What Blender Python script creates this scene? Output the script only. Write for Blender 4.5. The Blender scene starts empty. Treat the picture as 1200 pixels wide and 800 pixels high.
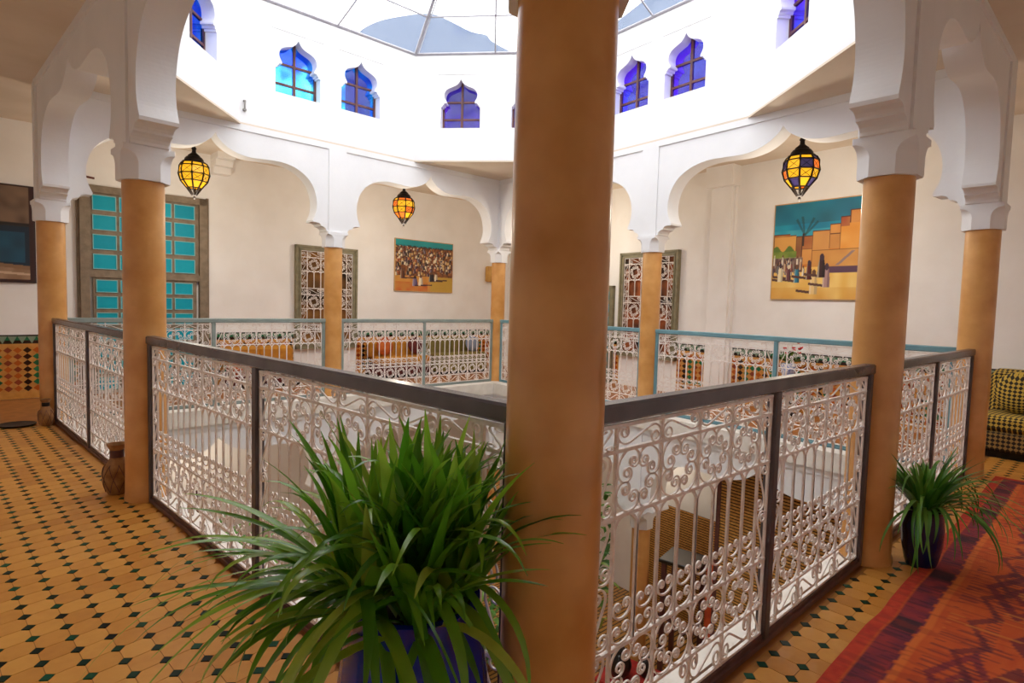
import bpy, bmesh, math, random
import numpy as np
from mathutils import Vector, Matrix

random.seed(7)
rng = np.random.default_rng(11)
scene = bpy.context.scene
COL = scene.collection

# ------------------------------------------------------------------ camera
CAM = np.array([-1.02797, -0.96177, 1.30196])
YAW, PITCH, ROLL, FPX = 0.82954, -0.0622, 0.02706, 687.0
def cam_axes():
    cy, sy = math.cos(YAW), math.sin(YAW); cp, sp = math.cos(PITCH), math.sin(PITCH)
    f = np.array([cy*cp, sy*cp, sp]); r = np.array([sy, -cy, 0.0]); u = np.cross(r, f)
    return (math.cos(ROLL)*r + math.sin(ROLL)*u, -math.sin(ROLL)*r + math.cos(ROLL)*u, f)
CR, CU, CF = cam_axes()
cd = bpy.data.cameras.new('camera'); cam = bpy.data.objects.new('camera', cd); COL.objects.link(cam)
cd.sensor_width = 36.0; cd.lens = FPX/1200*36.0; cd.clip_start = 0.05; cd.clip_end = 300
cam.matrix_world = Matrix(((CR[0], CU[0], -CF[0], CAM[0]), (CR[1], CU[1], -CF[1], CAM[1]), (CR[2], CU[2], -CF[2], CAM[2]), (0, 0, 0, 1)))
scene.camera = cam

# ------------------------------------------------------------------ sky and exposure
world = bpy.data.worlds.new('overcast_sky'); scene.world = world; world.use_nodes = True
wn = world.node_tree.nodes; wl = world.node_tree.links
bg = wn['Background']; bg.inputs['Color'].default_value = (1.0, 0.99, 0.97, 1); bg.inputs['Strength'].default_value = 2.65
vs = scene.view_settings
vs.view_transform = 'Standard'; vs.look = 'None'; vs.gamma = 1.0; vs.use_curve_mapping = False
vs.exposure = 0.56
scene.render.film_transparent = False
try:
    scene.cycles.max_bounces = 10; scene.cycles.diffuse_bounces = 7; scene.cycles.transparent_max_bounces = 16
    scene.cycles.sample_clamp_indirect = 6.0
except Exception:
    pass

# ------------------------------------------------------------------ plan of the house (metres, upper gallery floor at z = 0)
N_ = np.array([0.0, 0.0]); L_ = np.array([-0.4595, 6.5088]); F_ = np.array([5.5049, 6.5581]); R_ = np.array([4.9911, 0.0154])
M1_ = L_*0.516; M3_ = L_+(F_-L_)*0.502; M4_ = R_+(F_-R_)*0.507; M2_ = R_*0.4946
STOREY = 3.5; NECK = 2.0; SOFFIT = 3.335; ROOF = 4.83

class Frame:
    def __init__(s, a, b):
        s.o = np.array(a, float); s.len = float(np.linalg.norm(np.array(b)-s.o)); s.d = (np.array(b)-s.o)/s.len
        s.n = np.array([-s.d[1], s.d[0]]); s.ang = math.atan2(s.d[1], s.d[0])
    def p(s, t, off=0.0): return s.o + s.d*t + s.n*off
    def mat(s, t=0.0, off=0.0, z=0.0, rot=0.0):
        q = s.p(t, off)
        return Matrix.Translation((q[0], q[1], z)) @ Matrix.Rotation(s.ang+rot, 4, 'Z')
NL = Frame(N_, L_); LF = Frame(L_, F_); FR = Frame(F_, R_); RN = Frame(R_, N_)
SIDES = [NL, LF, FR, RN]
DEPTH = {NL: 1.75, LF: 1.8, FR: 1.7, RN: 1.75}
SIDE_NAME = {NL: 'near_left', LF: 'far_left', FR: 'far_right', RN: 'near_right'}
def isect(f1, o1, f2, o2):
    p, d, q, e = f1.p(0, o1), f1.d, f2.p(0, o2), f2.d
    A = np.array([[d[0], -e[0]], [d[1], -e[1]]]); t = np.linalg.solve(A, q-p)
    return p + d*t[0]
def ring(off):   # corners N, L, F, R of the quad offset outwards
    if not isinstance(off, dict): off = {k: off for k in SIDES}
    return [isect(RN, off[RN], NL, off[NL]), isect(NL, off[NL], LF, off[LF]), isect(LF, off[LF], FR, off[FR]), isect(FR, off[FR], RN, off[RN])]
def ray(u, v): return CF + (u-600)/FPX*CR - (v-400)/FPX*CU
def project(P):
    d = np.asarray(P)-CAM; z = d@CF
    return 600+FPX*(d@CR)/z, 400-FPX*(d@CU)/z, z

# ------------------------------------------------------------------ mesh helpers
class MB:
    def __init__(s): s.v = []; s.f = []; s.m = []
    def add(s, vs_, fs, mi=0):
        b = len(s.v); s.v += [tuple(map(float, q)) for q in vs_]
        for f in fs: s.f.append(tuple(b+i for i in f)); s.m.append(mi)
        return s
    def box(s, x0, x1, y0, y1, z0, z1, mi=0):
        vs_ = [(x, y, z) for z in (z0, z1) for x, y in ((x0, y0), (x1, y0), (x1, y1), (x0, y1))]
        return s.add(vs_, [(3, 2, 1, 0), (4, 5, 6, 7), (0, 1, 5, 4), (1, 2, 6, 5), (2, 3, 7, 6), (3, 0, 4, 7)], mi)
    def cbox(s, x0, x1, y0, y1, z0, z1, c=0.006, mi=0):      # box with chamfered long and short edges
        rings = []
        for z, k in ((z0, c), (z0+c, 0), (z1-c, 0), (z1, c)):
            a0, a1, b0, b1 = x0+k, x1-k, y0+k, y1-k
            e = c
            rings.append([(a0+e, b0, z), (a1-e, b0, z), (a1, b0+e, z), (a1, b1-e, z), (a1-e, b1, z), (a0+e, b1, z), (a0, b1-e, z), (a0, b0+e, z)])
        return s.loft(rings, mi, True, True)
    def loft(s, rings, mi=0, cap0=False, cap1=False, closed=True):
        n = len(rings[0]); vs_ = [q for r in rings for q in r]; fs = []
        for i in range(len(rings)-1):
            for j in range(n if closed else n-1):
                k = (j+1) % n
                fs.append((i*n+j, i*n+k, (i+1)*n+k, (i+1)*n+j))
        if cap0: fs.append(tuple(range(n-1, -1, -1)))
        if cap1: fs.append(tuple((len(rings)-1)*n+j for j in range(n)))
        return s.add(vs_, fs, mi)
    def prism(s, poly, y0, y1, mi=0):                         # poly in (x, z), extruded along y
        n = len(poly); vs_ = [(x, y0, z) for x, z in poly]+[(x, y1, z) for x, z in poly]
        fs = [tuple(range(n)), tuple(range(2*n-1, n-1, -1))]+[(i, i+n, (i+1) % n+n, (i+1) % n) for i in range(n)]
        return s.add(vs_, fs, mi)
    def slab(s, poly, z0, z1, mi=0):                          # poly in (x, y)
        n = len(poly); vs_ = [(x, y, z0) for x, y in poly]+[(x, y, z1) for x, y in poly]
        fs = [tuple(range(n-1, -1, -1)), tuple(range(n, 2*n))]+[(i, (i+1) % n, (i+1) % n+n, i+n) for i in range(n)]
        return s.add(vs_, fs, mi)
    def lathe(s, prof, segs=24, cx=0, cy=0, mi=0, cap=True):
        rings = [[(cx+r*math.cos(2*math.pi*k/segs), cy+r*math.sin(2*math.pi*k/segs), z) for k in range(segs)] for r, z in prof]
        return s.loft(rings, mi, cap, cap)
    def tube(s, pts, r, sides=4, mi=0, up=(0, 1, 0), r1=None):
        pts = [Vector(p) for p in pts]; up = Vector(up); rings = []
        for i, p in enumerate(pts):
            t = (pts[min(i+1, len(pts)-1)]-pts[max(i-1, 0)])
            t.normalize()
            a = t.cross(up)
            if a.length < 1e-4: a = t.cross(Vector((1, 0, 0)))
            a.normalize(); b = a.cross(t)
            rr = r if r1 is None else r+(r1-r)*i/(len(pts)-1)
            rings.append([tuple(p+(a*math.cos(k*2*math.pi/sides+math.pi/sides)+b*math.sin(k*2*math.pi/sides+math.pi/sides))*rr) for k in range(sides)])
        return s.loft(rings, mi, True, True)
    def mesh(s, name, mats, smooth=False, ang=40, recalc=True):
        me = bpy.data.meshes.new(name); me.from_pydata(s.v, [], s.f); me.update()
        if not isinstance(mats, (list, tuple)): mats = [mats]
        for m in mats: me.materials.append(m)
        if len(mats) > 1: me.polygons.foreach_set('material_index', s.m)
        if recalc:
            bm = bmesh.new(); bm.from_mesh(me); bmesh.ops.recalc_face_normals(bm, faces=bm.faces); bm.to_mesh(me); bm.free()
        if smooth:
            me.shade_smooth(); me.set_sharp_from_angle(angle=math.radians(ang))
        return me
    def build(s, name, mats, parent=None, M=None, smooth=False, ang=40):
        return link(name, s.mesh(name, mats, smooth, ang), parent, M)
def link(name, data, parent=None, M=None):
    o = bpy.data.objects.new(name, data); COL.objects.link(o)
    if parent is not None: o.parent = parent
    if M is not None: o.matrix_local = M
    return o
def tag(o, label=None, cat=None, group=None, kind=None):
    if label: o['label'] = label
    if cat: o['category'] = cat
    if group: o['group'] = group
    if kind: o['kind'] = kind
    return o
def empty(name, M=None):
    o = bpy.data.objects.new(name, None); o.empty_display_size = 0.1; COL.objects.link(o)
    if M is not None: o.matrix_local = M
    return o
def struct(o, label=None): return tag(o, label, kind='structure')
def T(x=0, y=0, z=0, rz=0, s=None):
    m = Matrix.Translation((x, y, z)) @ Matrix.Rotation(rz, 4, 'Z')
    if s is not None: m = m @ Matrix.Diagonal((s[0], s[1], s[2], 1))
    return m
def smoothpts(pts, k=5):     # Catmull-Rom through 2-D points
    out = []; P = [np.array(p, float) for p in pts]
    for i in range(len(P)-1):
        a, b, c, d = P[max(i-1, 0)], P[i], P[i+1], P[min(i+2, len(P)-1)]
        for j in range(k):
            t = j/k
            out.append(tuple(0.5*((2*b)+(-a+c)*t+(2*a-5*b+4*c-d)*t*t+(-a+3*b-3*c+d)*t**3)))
    out.append(tuple(P[-1])); return out

# ------------------------------------------------------------------ materials
def lin(c):
    if isinstance(c, str): c = tuple(int(c[i:i+2], 16)/255 for i in (0, 2, 4))
    return tuple((x/12.92 if x <= 0.04045 else ((x+0.055)/1.055)**2.4) for x in c[:3])
def principled(name):
    m = bpy.data.materials.new(name); m.use_nodes = True
    return m, m.node_tree.nodes, m.node_tree.links, m.node_tree.nodes['Principled BSDF']
def mat(name, c1, c2=None, rough=0.6, scale=6.0, detail=4.0, bump=0.0, bscale=40.0, metal=0.0, coat=0.0, spec=None, coords='Object', contrast=(0.35, 0.65)):
    m, n, l, b = principled(name)
    c1 = lin(c1); c2 = lin(c2) if c2 else None
    b.inputs['Roughness'].default_value = rough; b.inputs['Metallic'].default_value = metal
    b.inputs['Coat Weight'].default_value = coat
    if spec is not None: b.inputs['Specular IOR Level'].default_value = spec
    tc = n.new('ShaderNodeTexCoord')
    if c2:
        t = n.new('ShaderNodeTexNoise'); t.inputs['Scale'].default_value = scale; t.inputs['Detail'].default_value = detail
        l.new(tc.outputs[coords], t.inputs['Vector'])
        r = n.new('ShaderNodeValToRGB'); r.color_ramp.elements[0].position, r.color_ramp.elements[1].position = contrast
        r.color_ramp.elements[0].color = (*c1, 1); r.color_ramp.elements[1].color = (*c2, 1)
        l.new(t.outputs['Fac'], r.inputs['Fac']); l.new(r.outputs['Color'], b.inputs['Base Color'])
    else:
        b.inputs['Base Color'].default_value = (*c1, 1)
    if bump:
        t = n.new('ShaderNodeTexNoise'); t.inputs['Scale'].default_value = bscale; t.inputs['Detail'].default_value = 4
        l.new(tc.outputs[coords], t.inputs['Vector'])
        bp = n.new('ShaderNodeBump'); bp.inputs['Strength'].default_value = bump; bp.inputs['Distance'].default_value = 0.02
        l.new(t.outputs['Fac'], bp.inputs['Height']); l.new(bp.outputs['Normal'], b.inputs['Normal'])
    return m
def random_mat(name, stops, rough=0.4, coat=0.0, noise=0.35, bump=0.0, trans=0.0, spec=0.5):
    """colour picked per object (or per loose piece of a joined mesh), with a little mottling"""
    m, n, l, b = principled(name); b.inputs['Roughness'].default_value = rough; b.inputs['Coat Weight'].default_value = coat; b.inputs['Specular IOR Level'].default_value = spec
    oi = n.new('ShaderNodeObjectInfo'); ge = n.new('ShaderNodeNewGeometry')
    a = n.new('ShaderNodeMath'); a.operation = 'ADD'; l.new(oi.outputs['Random'], a.inputs[0]); l.new(ge.outputs['Random Per Island'], a.inputs[1])
    fr = n.new('ShaderNodeMath'); fr.operation = 'FRACT'; l.new(a.outputs[0], fr.inputs[0])
    tx = n.new('ShaderNodeTexNoise'); tx.inputs['Scale'].default_value = 22; tx.inputs['Detail'].default_value = 5
    l.new(ge.outputs['Position'], tx.inputs['Vector'])
    mx = n.new('ShaderNodeMix'); mx.data_type = 'FLOAT'; mx.inputs[0].default_value = noise
    l.new(fr.outputs[0], mx.inputs[2]); l.new(tx.outputs['Fac'], mx.inputs[3])
    r = n.new('ShaderNodeValToRGB'); cr = r.color_ramp
    while len(cr.elements) < len(stops): cr.elements.new(0.5)
    for e, (p, c) in zip(cr.elements, stops): e.position = p; e.color = (*lin(c), 1)
    l.new(mx.outputs[0], r.inputs['Fac']); l.new(r.outputs['Color'], b.inputs['Base Color'])
    if bump:
        bp = n.new('ShaderNodeBump'); bp.inputs['Strength'].default_value = bump; bp.inputs['Distance'].default_value = 0.01
        l.new(tx.outputs['Fac'], bp.inputs['Height']); l.new(bp.outputs['Normal'], b.inputs['Normal'])
    if trans:
        tr = n.new('ShaderNodeBsdfTranslucent'); l.new(r.outputs['Color'], tr.inputs['Color'])
        ms = n.new('ShaderNodeMixShader'); ms.inputs[0].default_value = trans
        l.new(b.outputs[0], ms.inputs[1]); l.new(tr.outputs[0], ms.inputs[2]); l.new(ms.outputs[0], n['Material Output'].inputs['Surface'])
    return m
def glass_mat(name, tint, gloss=0.08, milk=0.0, milkcol=(1, 1, 1), tint2=None):
    m = bpy.data.materials.new(name); m.use_nodes = True; n = m.node_tree.nodes; l = m.node_tree.links
    n.remove(n['Principled BSDF']); out = n['Material Output']
    tr = n.new('ShaderNodeBsdfTransparent'); tr.inputs['Color'].default_value = (*tint, 1)
    if tint2:
        tc = n.new('ShaderNodeTexCoord'); t = n.new('ShaderNodeTexNoise'); t.inputs['Scale'].default_value = 3.2; t.inputs['Detail'].default_value = 1.5
        l.new(tc.outputs['Object'], t.inputs['Vector'])
        r = n.new('ShaderNodeValToRGB'); r.color_ramp.elements[0].position = 0.38; r.color_ramp.elements[1].position = 0.66
        r.color_ramp.elements[0].color = (*tint, 1); r.color_ramp.elements[1].color = (*tint2, 1)
        l.new(t.outputs['Fac'], r.inputs['Fac']); l.new(r.outputs['Color'], tr.inputs['Color'])
    last = tr
    if milk:
        df = n.new('ShaderNodeBsdfTranslucent'); df.inputs['Color'].default_value = (*milkcol, 1)
        ms = n.new('ShaderNodeMixShader'); ms.inputs[0].default_value = milk
        l.new(last.outputs[0], ms.inputs[1]); l.new(df.outputs[0], ms.inputs[2]); last = ms
    gl = n.new('ShaderNodeBsdfGlossy'); gl.inputs['Roughness'].default_value = 0.08
    mg = n.new('ShaderNodeMixShader'); mg.inputs[0].default_value = gloss
    l.new(last.outputs[0], mg.inputs[1]); l.new(gl.outputs[0], mg.inputs[2]); l.new(mg.outputs[0], out.inputs['Surface'])
    return m
def paint_mat(name, rough=0.6, bump=0.3):
    m, n, l, b = principled(name); b.inputs['Roughness'].default_value = rough
    at = n.new('ShaderNodeAttribute'); at.attribute_name = 'paint'; l.new(at.outputs['Color'], b.inputs['Base Color'])
    if bump:
        t = n.new('ShaderNodeTexNoise'); t.inputs['Scale'].default_value = 260; tc = n.new('ShaderNodeTexCoord'); l.new(tc.outputs['Object'], t.inputs['Vector'])
        bp = n.new('ShaderNodeBump'); bp.inputs['Strength'].default_value = bump; bp.inputs['Distance'].default_value = 0.004
        l.new(t.outputs['Fac'], bp.inputs['Height']); l.new(bp.outputs['Normal'], b.inputs['Normal'])
    return m
def check_mat(name, ca, cb, scale):
    m, n, l, b = principled(name); b.inputs['Roughness'].default_value = 0.85
    tc = n.new('ShaderNodeTexCoord'); cb_ = n.new('ShaderNodeCombineXYZ')
    for k, v in enumerate(((1, 1, 1), (1, -1, -1))):
        dp = n.new('ShaderNodeVectorMath'); dp.operation = 'DOT_PRODUCT'; dp.inputs[1].default_value = v
        l.new(tc.outputs['Object'], dp.inputs[0]); l.new(dp.outputs['Value'], cb_.inputs[k])
    cb_.inputs[2].default_value = .003
    ck = n.new('ShaderNodeTexChecker'); ck.inputs['Scale'].default_value = scale
    ck.inputs['Color1'].default_value = (*lin(ca), 1); ck.inputs['Color2'].default_value = (*lin(cb), 1)
    l.new(cb_.outputs[0], ck.inputs['Vector']); l.new(ck.outputs['Color'], b.inputs['Base Color'])
    return m
def emit_mat(name, col, strength, base=None):
    m, n, l, b = principled(name); b.inputs['Base Color'].default_value = (*lin(base or col), 1); b.inputs['Roughness'].default_value = 0.3
    b.inputs['Emission Color'].default_value = (*lin(col), 1); b.inputs['Emission Strength'].default_value = strength
    return m

WHITE = mat('white_plaster', 'ebebec', 'e6e6e7', 0.75, 2.2, 5, 0.05, 30)
WHITE2 = mat('cream_plaster', 'f7f5f2', 'f1eeea', 0.75, 2.5, 5, 0.05, 30)
CEIL = mat('ceiling_plaster', 'e6d9c8', 'dccdb9', 0.8, 2.0)
STONE = mat('ochre_polished_plaster', 'dfa764', 'bf823c', 0.32, 4.0, 9, 0.03, 60, coat=0.10, contrast=(0.3, 0.7))
RAILM = mat('brown_grey_rail_paint', '5b5559', '504b50', 0.27, 8, bump=0.02)
POSTM = mat('brown_grey_post_paint', '5a5052', '4c4446', 0.4, 8, bump=0.03)
BOTTOMR = mat('red_brown_rail_paint', '6b4640', '553834', 0.4, 12)
RAILT = mat('teal_grey_skylit_rail', '6d97a1', '648d97', 0.4, 8)  # far right railing: sky light on its court side put into the colour
RAILG = mat('green_grey_skylit_rail', '8a9690', '7f8b86', 0.4, 8)  # far left railing: colour lightened to carry the sky light it catches
IRON = mat('white_wrought_iron', 'f7f1eb', 'e6dad2', 0.45, 30)
LEDGE = mat('white_marble_ledge', 'ece7de', 'dcd5ca', 0.4, 5)
TILE = random_mat('ochre_floor_tile', [(0.0, 'b8762c'), (0.3, 'cb8b3a'), (0.55, 'd99c48'), (0.8, 'd0903e'), (1.0, 'ba7c34')], 0.42, 0.0, 0.35, 0.04, spec=0.35)
DOT = random_mat('glazed_dark_tile', [(0.0, '0a1613'), (0.3, '0e3a2a'), (0.5, '0d1312'), (0.75, '0f5238'), (1.0, '12201a')], 0.4, 0.0, 0.1, spec=0.12)
GROUT = mat('floor_grout', 'b07a38', '9e6a30', 0.8, 14)
BRICKF = mat('plain_ochre_floor', 'b5763c', '9c622f', 0.4, 9)
WOOD = mat('grey_brown_wood', '8d7c66', '7a6a56', 0.6, 12, bump=0.1)
OLIVE = mat('olive_grey_wood', '8c8468', '7a7358', 0.6, 12, bump=0.08)
TURQ = random_mat('turquoise_paint', [(0.0, '0e92ac'), (0.5, '12a0b8'), (1.0, '18acc0')], 0.5, 0.0, spec=0.2)
TURQL = mat('pale_turquoise_edge', '86c6c8', None, 0.6)
BROWNW = mat('dark_red_brown_wood', '6a3a34', '54302c', 0.5, 20)
DARKM = mat('dark_bronze', '2d2420', '1e1815', 0.45, 20, metal=0.6)
BLUEPOT = mat('cobalt_glaze', '0a2fc0', '0824a0', 0.2, 6, coat=0.4)
NAVYPOT = mat('navy_glaze', '101c4e', '0c143c', 0.2, 6, coat=0.4)
SOIL = mat('potting_soil', '2a1c12', '3a2a1c', 0.95, 40)
LEAF = random_mat('strap_leaf', [(0.0, '447f1c'), (0.3, '5c9a20'), (0.6, '7ab02c'), (0.85, '9cc240'), (1.0, 'c6d060')], 0.30, 0.15, 0.15, 0.0, 0.35)
LEAF2 = random_mat('dark_strap_leaf', [(0.0, '35701e'), (0.5, '4c8a2a'), (1.0, '7cae48')], 0.36, 0.1, 0.15, 0.0, 0.25)
LEAF3 = random_mat('courtyard_leaf', [(0.0, '2c5a20'), (0.4, '4d8030'), (0.8, '86a848'), (1.0, 'b4c46a')], 0.45, 0.0, 0.15, 0.0, 0.3)
CLAY = mat('terracotta_clay', 'b0824e', '84582f', 0.7, 14, bump=0.15)

# ------------------------------------------------------------------ the shell: outer walls, slabs, arcades
OUT = ring(DEPTH); OUTW = ring({k: v+0.2 for k, v in DEPTH.items()})
LEDGE_IN = {NL: -.10, RN: -.10, LF: -.22, FR: -.22}
INNER = ring(LEDGE_IN)
for i, fr in enumerate(SIDES):
    a, b = OUT[i], OUT[(i+1) % 4]; a2, b2 = OUTW[i], OUTW[(i+1) % 4]
    m = MB().slab([tuple(a), tuple(b), tuple(b2), tuple(a2)], -STOREY-0.02, SOFFIT+0.03)
    struct(m.build('wall_'+SIDE_NAME[fr], WHITE2), 'plain white plastered outer wall of the gallery')
fl = MB()
for i in range(4):
    fl.slab([tuple(OUT[i]), tuple(OUT[(i+1) % 4]), tuple(INNER[(i+1) % 4]), tuple(INNER[i])], -0.166, -0.006)
FLOOR = struct(fl.build('floor_gallery', [BRICKF]), 'ochre tiled floor of the upper gallery')
gf = MB().slab([tuple(p) for p in OUTW], -STOREY-0.2, -STOREY)
GFM, n_, l_, b_ = principled('striped_courtyard_tile')
tc_ = n_.new('ShaderNodeTexCoord'); br_ = n_.new('ShaderNodeTexBrick'); l_.new(tc_.outputs['Object'], br_.inputs['Vector'])
br_.inputs['Scale'].default_value = 1.0; br_.inputs['Brick Width'].default_value = 0.3; br_.inputs['Row Height'].default_value = 0.07
br_.inputs['Mortar Size'].default_value = 0.012
br_.inputs['Color1'].default_value = (*lin('c8964a'), 1); br_.inputs['Color2'].default_value = (*lin('b8843c'), 1); br_.inputs['Mortar'].default_value = (*lin('4a3018'), 1)
l_.new(br_.outputs['Color'], b_.inputs['Base Color']); b_.inputs['Roughness'].default_value = 0.4
struct(gf.build('floor_courtyard', GFM), 'ochre striped tile floor of the courtyard below')

# octagonal opening of the roof slab
CUT = {'NL': (1.75, 1.9), 'LF': (1.77, 1.80), 'FR': (1.88, 2.05), 'RN': (1.55, 1.6)}   # cut at start and end of each side
OFFI = -0.12
OCT = []
for fr, k in ((NL, 'NL'), (LF, 'LF'), (FR, 'FR'), (RN, 'RN')):
    a, b = CUT[k]
    OCT += [fr.p(a, OFFI), fr.p(fr.len-b, OFFI)]
cl = MB()
for i in range(4):       # trapezoid over each gallery, triangle over each corner
    p, q = OCT[2*i], OCT[2*i+1]; nx = OCT[(2*i+2) % 8]
    cl.slab([tuple(OUTW[i]), tuple(OUTW[(i+1) % 4]), tuple(q), tuple(p)], SOFFIT, SOFFIT+0.019)
    cl.slab([tuple(OUTW[(i+1) % 4]), tuple(nx), tuple(q)], SOFFIT, SOFFIT+0.019)
struct(cl.build('ceiling_gallery', CEIL), 'plastered ceiling over the gallery with cut-corner soffits')

HALF = [(.0, 2.2), (.14, 2.2), (.15, 2.205), (.152, 2.222), (.165, 2.242), (.19, 2.256), (.222, 2.262), (.224, 2.276), (.24, 2.292), (.27, 2.302), (.33, 2.304), (.334, 2.325)]
CURVE = [(.334, 2.325), (.295, 2.42), (.280, 2.52), (.292, 2.63), (.335, 2.75), (.41, 2.85), (.52, 2.925), (.64, 2.968), (.78, 2.985), (.95, 2.978), (1.10, 2.97), (1.22, 2.985), (1.32, 3.02), (1.40, 3.07), (1.46, 3.13), (1.49, 3.185)]
def arch_outline(W, z0=0.0, top=SOFFIT):
    b = W/2; k = (b-.3)/(1.49-.3)
    half = HALF + smoothpts(CURVE, 5)[1:]
    half = [(d if d < .3 else .3+(d-.3)*k, z) for d, z in half]
    left = half; right = [(W-d, z) for d, z in reversed(half)]
    pts = [(0, top)]+left+right[1:]+[(W, top)]
    return [(x, z+z0) for x, z in pts]
POSTS = {NL: [0, NL.len*0.516, NL.len], LF: [0, LF.len*0.502, LF.len], FR: [0, FR.len*0.493, FR.len], RN: [0, RN.len*0.5054, RN.len]}
for fr in SIDES:
    for z0, o0, o1, lev in ((0.0, -0.105, 0.105, 'upper'), (-STOREY, max(-0.20, LEDGE_IN[fr]+.01), 0.1, 'lower')):
        m = MB()
        for a, b in zip(POSTS[fr][:-1], POSTS[fr][1:]):
            m.prism([(x+a, z) for x, z in arch_outline(b-a, z0)], o0, o1)
            # proud frame strip over the recessed arch panel, and proud pier strips
            for y0, y1 in ((o0-0.015, o0+.01), (o1-.01, o1+0.015)):
                m.box(a+.0, b-.0, y0, y1, z0+3.265, z0+SOFFIT)
        ps = POSTS[fr]
        for k, s in enumerate(ps):
            for y0, y1 in ((o0-0.015, o0+.01), (o1-.01, o1+0.015)):
                a = s-.125 if k > 0 else s-.1; b = s+.125 if k < len(ps)-1 else s+.1
                if k == 0: a = s+.0
                if k == len(ps)-1: b = s
                m.box(a, b, y0, y1, z0+2.2, z0+3.265)
        struct(m.build('wall_arcade_%s_%s' % (lev, SIDE_NAME[fr]), WHITE, None, fr.mat()), 'white plastered arcade with cusped ogee arches')
for z0 in (0.0, -STOREY):      # piers at the four corners where two arcades meet
    m = MB()
    for P, f in ((N_, NL), (L_, LF), (F_, FR), (R_, RN)):
        c, s = math.cos(f.ang), math.sin(f.ang); h = .119
        m.slab([(P[0]+x*c-y*s, P[1]+x*s+y*c) for x, y in ((-h, -h), (h, -h), (h, h), (-h, h))], z0+2.2, z0+SOFFIT)
    struct(m.build('wall_arcade_corner_piers_'+('upper' if z0 == 0 else 'lower'), WHITE), 'white plastered corner piers above the columns')
# front face of the slab over the courtyard: white band + marble ledge
for i, fr in enumerate(SIDES):
    a, b = INNER[i], INNER[(i+1) % 4]
    led = ring(-0.05); c, d = led[(i+1) % 4], led[i]
    out2 = ring({k: v-.025 for k, v in LEDGE_IN.items()}); a2, b2 = out2[i], out2[(i+1) % 4]
    m = MB(); m.slab([tuple(a2), tuple(b2), tuple(c), tuple(d)], -0.02, 0.012)
    m.slab([tuple(a2), tuple(b2), tuple(b), tuple(a)], -0.17, -0.02)
    struct(m.build('trim_ledge_'+SIDE_NAME[fr], LEDGE), 'white stone ledge on the court side of the railing')

# ------------------------------------------------------------------ upper octagonal wall with coloured windows
WHALF = [(.285, 0), (.285, .30), (.262, .302), (.262, .325), (.245, .327), (.240, .35), (.205, .352), (.205, .372)]
WCURVE = [(.205, .372), (.232, .42), (.240, .46), (.228, .51), (.19, .55), (.13, .575), (.07, .60), (.03, .635), (0, .685)]
def window_head(cx, sill, wfac=1.0):
    h = WHALF + smoothpts(WCURVE, 4)[1:]
    left = [(cx-x*wfac, sill+z) for x, z in h]; right = [(cx+x*wfac, sill+z) for x, z in reversed(h)]
    return left+right[1:]
BLUE = glass_mat('blue_window_glass', (0.031, 0.173, 0.766), 0.05, 0, tint2=(0.114, 0.651, 0.880))
CYAN = glass_mat('cyan_window_glass', (0.040, 0.199, 0.758), 0.05, 0, tint2=(0.298, 0.877, 0.950))
PURP = glass_mat('violet_window_glass', (0.174, 0.110, 0.606), 0.05, 0, tint2=(0.404, 0.231, 0.895))
LILA = glass_mat('lilac_window_glass', (0.282, 0.127, 0.842), 0.05, 0, tint2=(0.179, 0.282, 0.950))
WIN_N = [0]
def upper_face(A, B, wins, name):
    fr = Frame(A, B); SILL, HT = 3.81, 4.56; th = 0.28
    m = MB(); x = 0.0
    for cx, gm, lab in wins:
        a, b = cx-.33, cx+.33
        m.box(x, a, 0, th, SOFFIT+.02, ROOF); m.box(a, b, 0, th, SOFFIT+.02, SILL); m.box(a, b, 0, th, HT, ROOF)
        head = window_head(cx, SILL)
        m.prism([(a, SILL)]+head+[(b, SILL), (b, HT), (a, HT)], .007, th)
        x = b
        WIN_N[0] += 1
        w = MB(); y0, y1 = .13, .165; z0, z1 = SILL-.01, SILL+.72
        for vx, t in ((cx-.29, .03), (cx, .016), (cx+.29, .03)): w.box(vx-t, vx+t, y0, y1, z0, z1)
        for vz, t in ((z0+.012, .012), (SILL+.155, .013), (SILL+.40, .013), (z1, .02)): w.box(cx-.29, cx+.29, y0+.002, y1-.002, vz-t, vz+t)
        W = struct(w.build('window_%d' % WIN_N[0], BROWNW, None, fr.mat()), lab)
        for i, (p, q) in enumerate(((cx-.275, cx-.012), (cx+.012, cx+.275))):
            for j, (u, v) in enumerate(((SILL+.012, SILL+.145), (SILL+.165, SILL+.39), (SILL+.41, SILL+.70))):
                MB().box(p, q, .145, .15, u, v).build('pane', gm, W)
    m.box(x, fr.len, 0, th, SOFFIT+.02, ROOF)
    struct(m.build('wall_upper_'+name, WHITE, None, fr.mat()), 'white upper wall of the light well')
O = OCT
upper_face(O[0], O[1], [(1.0, CYAN, 'blue upper window above the nearest left arcade'), (2.0, BLUE, 'second blue upper window above the nearest left arcade')], 'near_left')
upper_face(O[1], O[2], [(.62, LILA, 'upper window at left corner, away from view'), (1.48, BLUE, 'narrow-looking blue upper window at the top left, seen sharply from the side')], 'left_corner')
upper_face(O[2], O[3], [(.69, CYAN, 'blue ogee window, left one of the pair on the far left upper wall'), (1.55, BLUE, 'blue ogee window, right one of the pair on the far left upper wall')], 'far_left')
Lf = float(np.linalg.norm(O[4]-O[3]))
upper_face(O[3], O[4], [(.67, PURP, 'violet ogee window facing us on the far cut corner'), (Lf-.62, PURP, 'violet ogee window mostly hidden behind the nearest column')], 'far_corner')
Lr = float(np.linalg.norm(O[5]-O[4]))
upper_face(O[4], O[5], [(.99, LILA, 'lilac ogee window, left one of the pair on the far right upper wall'), (1.80, LILA, 'blue-violet ogee window, right one of the pair on the far right upper wall')], 'far_right')
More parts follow.
